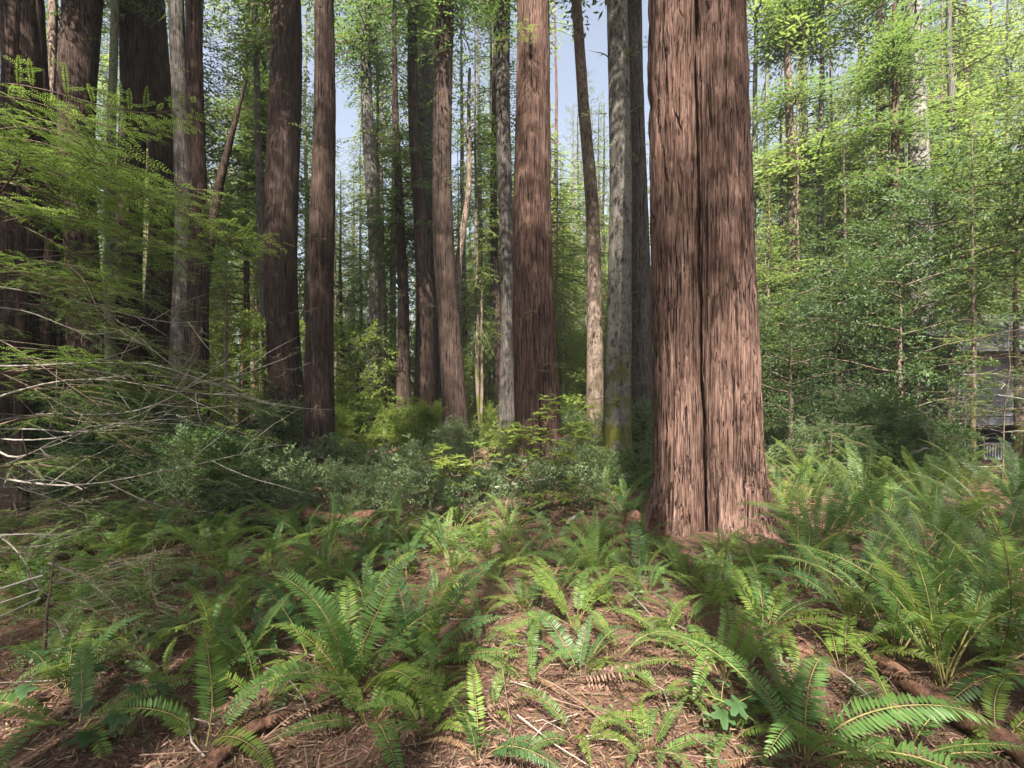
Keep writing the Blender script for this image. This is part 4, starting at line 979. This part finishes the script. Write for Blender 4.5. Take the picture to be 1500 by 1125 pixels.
# ------------------------------------------------------------------ ferns
def fern_at(px, py, sc, label, seed, **kw):
    x, y = at_ground(px, py); sc *= .9; return fern(x, y, sc, label, seed, **kw)
HAND = [
 (520, 1030, 1.08, 'tall bushy sword fern left of centre, its nearest frond reaching highest', dict(n=15, habit='up', light=.2)),
 (615, 985, .95, 'shaded sword fern crowding the right side of the tall bushy fern', dict(n=12)),
 (455, 985, .9, 'bluish arching sword fern left of the tall bushy fern', dict(n=9, habit='arch')),
 (772, 1022, .52, 'small sword fern of a few short fronds on bare litter, below the central redwood', dict(n=6)),
 (850, 1015, .6, 'narrow upright sword fern right of the small one on bare litter', dict(n=6, habit='up', light=0)),
 (905, 985, .55, 'low sword fern before the sunlit pink patch of litter', dict(n=6, habit='arch')),
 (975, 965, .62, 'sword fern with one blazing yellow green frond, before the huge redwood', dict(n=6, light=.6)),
 (700, 925, .6, 'sword fern with a pale frond curling towards the viewer, right of the tall bushy fern', dict(n=7)),
 (425, 880, .75, 'sword fern with brightly lit frond tips on the shaded left ground', dict(n=10, light=.35)),
 (498, 868, .65, 'sword fern with a yellowing frond tip behind the tall bushy fern', dict(n=8, light=.4)),
 (300, 1120, .75, 'sword fern sending one lit frond up from the bottom edge, lower left', dict(n=5, habit='up', light=.5)),
 (110, 1100, .8, 'sword fern with a long lit arching frond in the lower left corner', dict(n=6, habit='arch', light=.3)),
 (385, 1050, .6, 'thin pale sword fern above the rotting brown branch', dict(n=5, habit='up', light=.5)),
 (205, 1000, .7, 'sword fern half hidden under the bright small sapling, lower left', dict(n=8, light=.4)),
 (700, 1140, .55, 'bright little fern rising at the bottom edge, under the central redwood', dict(n=6, light=.4)),
 (845, 1105, .5, 'pale low fern at the bottom edge, right of the bright little one', dict(n=5)),
 (1120, 935, .9, 'light yellow green fern with slender stalks before the huge redwood, right side', dict(n=9, light=.6, habit='up')),
 (1040, 905, .8, 'fern with ladder like lit fronds at the right foot of the huge redwood', dict(n=10, light=.4)),
 (1060, 1010, .85, 'dark arching sword fern in the right foreground, over the bramble leaves', dict(n=9, light=.05)),
 (1175, 1115, 1.05, 'bluish sword fern fanning up from the bottom edge, right foreground', dict(n=11, light=0, habit='arch')),
 (1330, 1125, .95, 'sword fern with a long diagonal frond over the sunlit litter, bottom right', dict(n=7, habit='low', light=.1)),
 (1235, 985, .85, 'sword fern with a bright yellow green frond lying towards the lower right', dict(n=7, habit='low', light=.5)),
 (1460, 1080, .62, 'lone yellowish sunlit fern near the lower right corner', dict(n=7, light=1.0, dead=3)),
 (1380, 1000, 1.1, 'tallest fern clump with long bare brown stalks, right foreground', dict(n=17, habit='tall', light=.12, dead=4, name='lady_fern')),
 (1310, 965, 1.05, 'tall fern clump just left of the tallest stalky one', dict(n=15, habit='tall', light=.15, dead=3, name='lady_fern')),
 (1465, 965, 1.2, 'tall hazy fern clump right of the tallest stalky one', dict(n=15, habit='tall', light=.15, dead=3, name='lady_fern')),
 (1540, 1010, 1.25, 'tall fern clump cut off by the right edge', dict(n=14, habit='tall', light=.1, dead=3, name='lady_fern')),
 (1250, 905, 1.1, 'lush sunlit fern clump left of the tall stalky clumps', dict(n=15, habit='tall', light=.25, name='lady_fern')),
 (1400, 905, 1.1, 'lush fern clump behind the tallest stalky one', dict(n=14, habit='tall', light=.2, name='lady_fern')),
 (940, 870, .75, 'fern standing at the left foot of the huge redwood', dict(n=10, light=.25)),
 (1000, 850, .6, 'fern pressed against the middle foot of the huge redwood', dict(n=8, light=.3)),
 (972, 822, .62, 'fern tucked against the left root of the huge redwood', dict(n=9, light=.3)),
 (1062, 826, .66, 'fern tucked against the right root of the huge redwood', dict(n=10, light=.35)),
 (1112, 838, .75, 'arching fern at the right side of the huge redwood foot', dict(n=10, light=.3, habit='arch')),
 (925, 828, .6, 'fern on the crumbled root litter left of the huge redwood', dict(n=9, light=.2)),
 (870, 880, .8, 'sword fern with an upright lit frond left of the huge redwood foot', dict(n=10, light=.3, habit='up')),
]
for i, (px, py, sc, lab, kw) in enumerate(HAND): fern_at(px, py, sc, lab, 3000 + i, **kw)
g = rng(33)
def fern_fill(n, pxr, pyr, scr, what, habit, light, mind, dead=1, seed=0):
    k = 0; tr = 0
    while k < n and tr < 2000:
        tr += 1
        px = g.uniform(*pxr); py = g.uniform(*pyr); x, y = at_ground(px, py)
        if (x - BIG[0]) ** 2 + (y - BIG[1]) ** 2 < .9 ** 2 or any((f.location.x - x) ** 2 + (f.location.y - y) ** 2 < mind ** 2 for f in FERNS): continue
        if any((x - a) ** 2 + (y - c) ** 2 < .5 ** 2 for a, c in POS[:31]): continue
        t = fern(x, y, g.uniform(*scr), None, 3200 + seed * 3 + k, habit, int(g.integers(8, 12)), dead, light)
        later(t, what, px); k += 1
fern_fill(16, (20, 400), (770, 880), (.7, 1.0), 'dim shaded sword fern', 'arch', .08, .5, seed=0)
fern_fill(40, (520, 960), (795, 940), (.45, .8), 'mid ground sword fern', 'mix', .22, .33, seed=150)
fern_fill(10, (400, 800), (775, 830), (.7, .95), 'dark fern under thicket', 'mix', .08, .5, seed=250)
fern_fill(26, (1110, 1500), (725, 880), (.9, 1.25), 'lush mid ground fern', 'tall', .3, .5, seed=300)
fern_fill(6, (920, 1130), (850, 930), (.5, .7), 'short slope fern', 'mix', .3, .3, seed=400)
fern_fill(12, (880, 1000), (690, 770), (.8, 1.0), 'fern behind slope', 'mix', .25, .6, seed=500)
fern_fill(14, (1110, 1480), (690, 725), (.9, 1.2), 'distant undergrowth fern', 'mix', .3, .9, dead=0, seed=600)
fern_fill(26, (20, 560), (850, 1080), (.4, .65), 'small shaded foreground fern', 'mix', .2, .3, seed=700)
fern_fill(24, (560, 1150), (930, 1115), (.28, .5), 'tiny bare-litter fern', 'mix', .3, .28, seed=800)

# lobed bramble leaves near the camera
def bramble_mesh(seed):
    g = rng(seed); b = MB()
    for k in range(7):
        az = g.uniform(0, 6.28); h = g.uniform(.10, .32); rr = g.uniform(.04, .2)
        tip = np.array([math.cos(az) * rr, math.sin(az) * rr, h]); V, Q = tube(np.array([[0, 0, 0], tip * [.4, .4, .75], tip]), [.003, .0025, .002], 4); b.add(V, Q, 1, True)
        s = g.uniform(.05, .085); m = 60; th = np.linspace(-math.pi, math.pi, m, endpoint=False)
        lob = .42 + .52 * np.abs(np.cos(2.5 * th)) ** 1.6 * (1 - .3 * np.abs(th) / math.pi) + .09 * np.abs(np.sin(11 * th)); lob[np.abs(np.abs(th) - math.pi) < .3] *= .35
        E = Euler((g.normal(0, .3), g.normal(.35, .25), az)).to_matrix()
        pts = np.stack([s * (lob * np.cos(th) + .5), s * lob * np.sin(th), -.25 * s * lob ** 2 + .02 * s * np.cos(5 * th)], 1); pts = np.concatenate([pts, [[s * .25, 0, 0]]])
        b.add(pts @ np.array(E).T + tip, np.array([[i, (i + 1) % m, m] for i in range(m)]), 0, True)
    return b.mesh('foliage', [M['berry'], M['rachis']])
BR = [bramble_mesh(195 + i) for i in range(3)]
for i, (px, py, s, lab) in enumerate([(1055, 1085, .8, 'broad leaved bramble under the dark arching fern, right foreground'), (190, 1118, .8, 'bramble with a lobed leaf at the bottom edge, lower left'),
                                      (100, 1050, .7, 'small lit bramble above the long lit arching frond, lower left'), (600, 850, .9, 'light green bramble at the front of the thicket')]):
    x, y = at_ground(px, py); t = thing('bramble', lab, 'plant', (x, y, g1(x, y)), 'brambles in the foreground', i * 1.3, s); obj('foliage', BR[i % 3], t)

# ------------------------------------------------------------------ needle litter on the floor
def litter():
    g = rng(34); b = MB(); n = 60000
    y = 1.55 + 7.5 * g.random(n) ** 1.5; x = X_at(g.uniform(-60, 1560, n), y); z = gz(x, y) + g.uniform(.002, .022, n)
    a = g.uniform(0, 6.28, n); D = np.stack([np.cos(a), np.sin(a), g.normal(0, .25, n)], 1)
    V, Q = kites(np.stack([x, y, z], 1), D, UP + g.normal(0, .5, (n, 3)), g.uniform(.02, .075, n), g.uniform(.003, .009, n)); b.add(V, Q, 0)
    m = 360; s0 = SPRAY_S[0]; 
    for j, me in enumerate(SPRAY_S):
        k = len(me.vertices); co = np.empty(k * 3, np.float32); me.vertices.foreach_get('co', co); co = co.reshape(-1, 3)
        fl = [p.vertices[:] for p in me.polygons if p.material_index == 0]; fl = np.array(fl); fl = fl[g.random(len(fl)) < .45]
        y = 1.6 + 6 * g.random(m // 3) ** 1.4; x = X_at(g.uniform(0, 1500, m // 3), y); z = gz(x, y) + .025
        ms = np.array([mat4(g.uniform(0, 6.28), g.normal(.05, .12), g.normal(0, .3), g.uniform(.25, .6), (x[i], y[i], z[i])) for i in range(len(x))])
        V, Q = place(co, fl, ms); b.add(V, Q, 0)
    for me in FR['dead']:
        k = len(me.vertices); co = np.empty(k * 3, np.float32); me.vertices.foreach_get('co', co); co = co.reshape(-1, 3)
        for sz in (3, 4):
            fl = [p.vertices[:] for p in me.polygons if len(p.vertices) == sz]
            if not fl: continue
            g2 = rng(36); mm = 75; y = 1.6 + 5.5 * g2.random(mm) ** 1.2; x = X_at(g2.uniform(0, 1500, mm), y); z = gz(x, y) + .02
            ms = np.array([mat4(g2.uniform(0, 6.28), g2.normal(-.25, .25), g2.normal(0, .6), g2.uniform(.5, 1.0), (x[i], y[i], z[i])) for i in range(mm)])
            V, Q = place(co, np.array(fl), ms); b.add(V, Q, 0)
    n = 900; y = 1.6 + 8 * g.random(n) ** 1.5; x = X_at(g.uniform(-40, 1540, n), y); z = gz(x, y) + g.uniform(.005, .02, n)
    for i in range(n):
        a = g.uniform(0, 6.28); L = g.uniform(.06, .3); d = np.array([math.cos(a), math.sin(a), g.normal(0, .08)]) * L; p = np.array([x[i], y[i], z[i]])
        V, Q = tube(np.array([p, p + d * .5 + g.normal(0, .01, 3), p + d]), g.uniform(.0015, .004), 4); b.add(V, Q, 1)
    n = 420; y = 1.7 + 6.5 * g.random(n) ** 1.3; x = X_at(g.uniform(-40, 1540, n), y); z = gz(x, y) + g.uniform(.01, .06, n)
    for i in range(n):
        a = g.uniform(0, 6.28); L = g.uniform(.2, .7); d = np.array([math.cos(a), math.sin(a), g.normal(0, .15)]) * L; p = np.array([x[i], y[i], z[i]])
        V, Q = tube(np.array([p, p + d * .35 + g.normal(0, .02, 3), p + d * .7 + g.normal(0, .03, 3), p + d]), np.array([1, .8, .6, .3]) * g.uniform(.002, .005), 4); b.add(V, Q, 1 + (g.random() < .3))
    tag(obj('needle_litter', b.mesh('needle_litter', [M['litter'], M['wood'], M['pale_twig']])), 'reddish brown needle and twig litter strewn over the forest floor', 'litter', kind='stuff')
litter()
def low_cover():
    g = rng(37); b = MB(); P = []; D = []; LN = []
    for _ in range(620):
        y = 1.9 + 9 * g.random() ** 1.2; px = g.uniform(-20, 1520); x = X_at(px, y)
        if vn2(np.array(x / .8 + 100), np.array(y / .8 + 100), 512, 77) < .5 or math.hypot(x - BIG[0], y - BIG[1]) < .8: continue
        z = g1(x, y); hgt = g.uniform(.05, .22); tip = np.array([x + g.normal(0, .06), y + g.normal(0, .06), z + hgt])
        V, Q = tube(np.array([[x, y, z - .01], tip]), [.0022, .0012], 3); b.add(V, Q, 1)
        n = int(g.integers(5, 14)); s = g.uniform(.018, .045)
        for k in range(n):
            u = (k + 1) / n; a = k * 2.4; P.append(np.array([x, y, z]) * (1 - u) + tip * u); D.append([math.cos(a), math.sin(a), g.normal(.15, .3)]); LN.append(s * g.uniform(.8, 1.2))
    P = np.array(P); n = len(P); LN = np.array(LN)
    V, Q = leaves(P, np.array(D), UP + g.normal(0, .35, (n, 3)), LN, LN * .5); b.add(V, Q, 0)
    tag(obj('ground_cover', b.mesh('ground_cover', [M['shrub'], M['twig']])), 'scattered low leafy seedlings covering the litter', 'ground cover', kind='stuff')
low_cover()

# ------------------------------------------------------------------ the forest that closes the view
def far_forest():
    g = rng(35); b = MB()
    def lod(seed, H, Lm):
        g = rng(seed); P = []; D = []; z = .05 * H
        while z < H:
            t = z / H
            for k in range(7):
                az = g.uniform(0, 6.28); L = Lm * (1 - t) ** .6 * g.uniform(.5, 1.1)
                for u in np.arange(.15, 1, .12):
                    p = np.array([math.cos(az) * L * u, math.sin(az) * L * u, z - .25 * L * u * u]); P.append(p + g.normal(0, .12, 3)); aa = az + g.uniform(-1, 1); D.append([math.cos(aa), math.sin(aa), g.uniform(-.4, .1)])
            z += .55
        P = np.array(P); n = len(P); return kites(P, np.array(D), UP + g.normal(0, .45, (n, 3)), g.uniform(.35, .7, n), g.uniform(.12, .24, n))
    prot = [lod(951 + i, 30, 3.6) for i in range(4)]; ms = [[] for _ in prot]; tr = []
    for i in range(230):
        y = g.uniform(78, 150); x = X_at(g.uniform(-150, 1650), y); px = px_of(x, y)
        h = g.uniform(.8, 1.5)
        if 815 < px < 905: h = min(h, (Z_at(200, y)) / 30)
        if 470 < px < 525: h = min(h, (Z_at(330, y)) / 30)
        ms[i % 4].append(mat4(g.uniform(0, 6.28), 0, 0, h, (x, y, g1(x, y)))); tr.append((x, y, h))
    for (V, Q), mm in zip(prot, ms): W, Q2 = place(V, Q, np.array(mm)); b.add(W, Q2, 0)
    for x, y, h in tr: V, Q = tube(np.array([[x, y, -.5], [x, y, 14 * h], [x, y, 29 * h]]), [.35, .25, .05], 6); b.add(V, Q, 1)
    tag(obj('forest', b.mesh('forest', [M['conifer_light'], M['grey_bark']])), 'distant conifer forest closing the view between the trunks', 'forest', kind='stuff')
far_forest()
# ------------------------------------------------------------------ the hazy forest air
b = MB(); lo_, hi_ = np.array([-600., -70, -12]), np.array([600., 540, 75])
V = np.array([[(lo_, hi_)[i][0], (lo_, hi_)[j][1], (lo_, hi_)[k][2]] for i in (0, 1) for j in (0, 1) for k in (0, 1)])
b.add(V, np.array([[0, 1, 3, 2], [4, 6, 7, 5], [0, 4, 5, 1], [2, 3, 7, 6], [0, 2, 6, 4], [1, 5, 7, 3]]), 0)
hm, nt, out = nmat('haze'); pv = nt.nodes.new('ShaderNodeVolumePrincipled'); pv.inputs['Color'].default_value = (.86, .92, 1, 1); pv.inputs['Density'].default_value = .0007; pv.inputs['Anisotropy'].default_value = .0
nt.links.new(pv.outputs[0], out.inputs['Volume'])
tag(obj('haze', b.mesh('haze', [hm])), 'pale haze in the forest air between the far trunks', 'haze', kind='stuff')
settle()
# ------------------------------------------------------------------ light, sky, camera
sun_dir = Vector((-.14, -1.0, 0)).normalized(); EL = R(50)
sd = Vector((sun_dir.x * math.cos(EL), sun_dir.y * math.cos(EL), math.sin(EL)))
w = bpy.data.worlds.new('World'); SC.world = w; w.use_nodes = True
nt = w.node_tree; bg = nt.nodes['Background']
sky = nt.nodes.new('ShaderNodeTexSky'); sky.sky_type = 'NISHITA'; sky.sun_disc = False
sky.sun_elevation = EL; sky.sun_rotation = math.atan2(sd.x, sd.y); sky.air_density = 1.0; sky.dust_density = 3.0; sky.ozone_density = 2.0
hsv = nt.nodes.new('ShaderNodeHueSaturation'); hsv.inputs['Saturation'].default_value = .62
nt.links.new(sky.outputs[0], hsv.inputs['Color']); nt.links.new(hsv.outputs[0], bg.inputs[0]); bg.inputs[1].default_value = .066
ld = bpy.data.lights.new('sun', 'SUN'); ld.energy = 5.0; ld.angle = R(.5); ld.color = (1, .93, .82)
lo = bpy.data.objects.new('sun', ld); COL.objects.link(lo)
lo.rotation_euler = (-sd).to_track_quat('-Z', 'Y').to_euler(); lo.location = sd * 60
cd = bpy.data.cameras.new('camera'); cam = bpy.data.objects.new('camera', cd); COL.objects.link(cam)
cam.location = (0, 0, CH); cam.rotation_euler = (R(90), 0, 0)
cd.sensor_width = 36; cd.lens = 36 * F / 1500; cd.shift_y = (HY - 562.5) / 1500; cd.clip_start = .05; cd.clip_end = 2000
SC.camera = cam
vs = SC.view_settings; vs.view_transform = 'Standard'; vs.look = 'None'; vs.exposure = 2.2; vs.gamma = 1
SC.render.engine = 'CYCLES'
cy = SC.cycles; cy.use_denoising = True; cy.max_bounces = 8; cy.diffuse_bounces = 4; cy.glossy_bounces = 2; cy.transmission_bounces = 4; cy.transparent_max_bounces = 4
cy.sample_clamp_indirect = 8
for lab, v in LABELS.items():
    if len(v) > 1 and not v[0].get('group'): print('DUP', lab, len(v))
    if not 4 <= len(lab.split()) <= 16: print('LEN', len(lab.split()), lab)
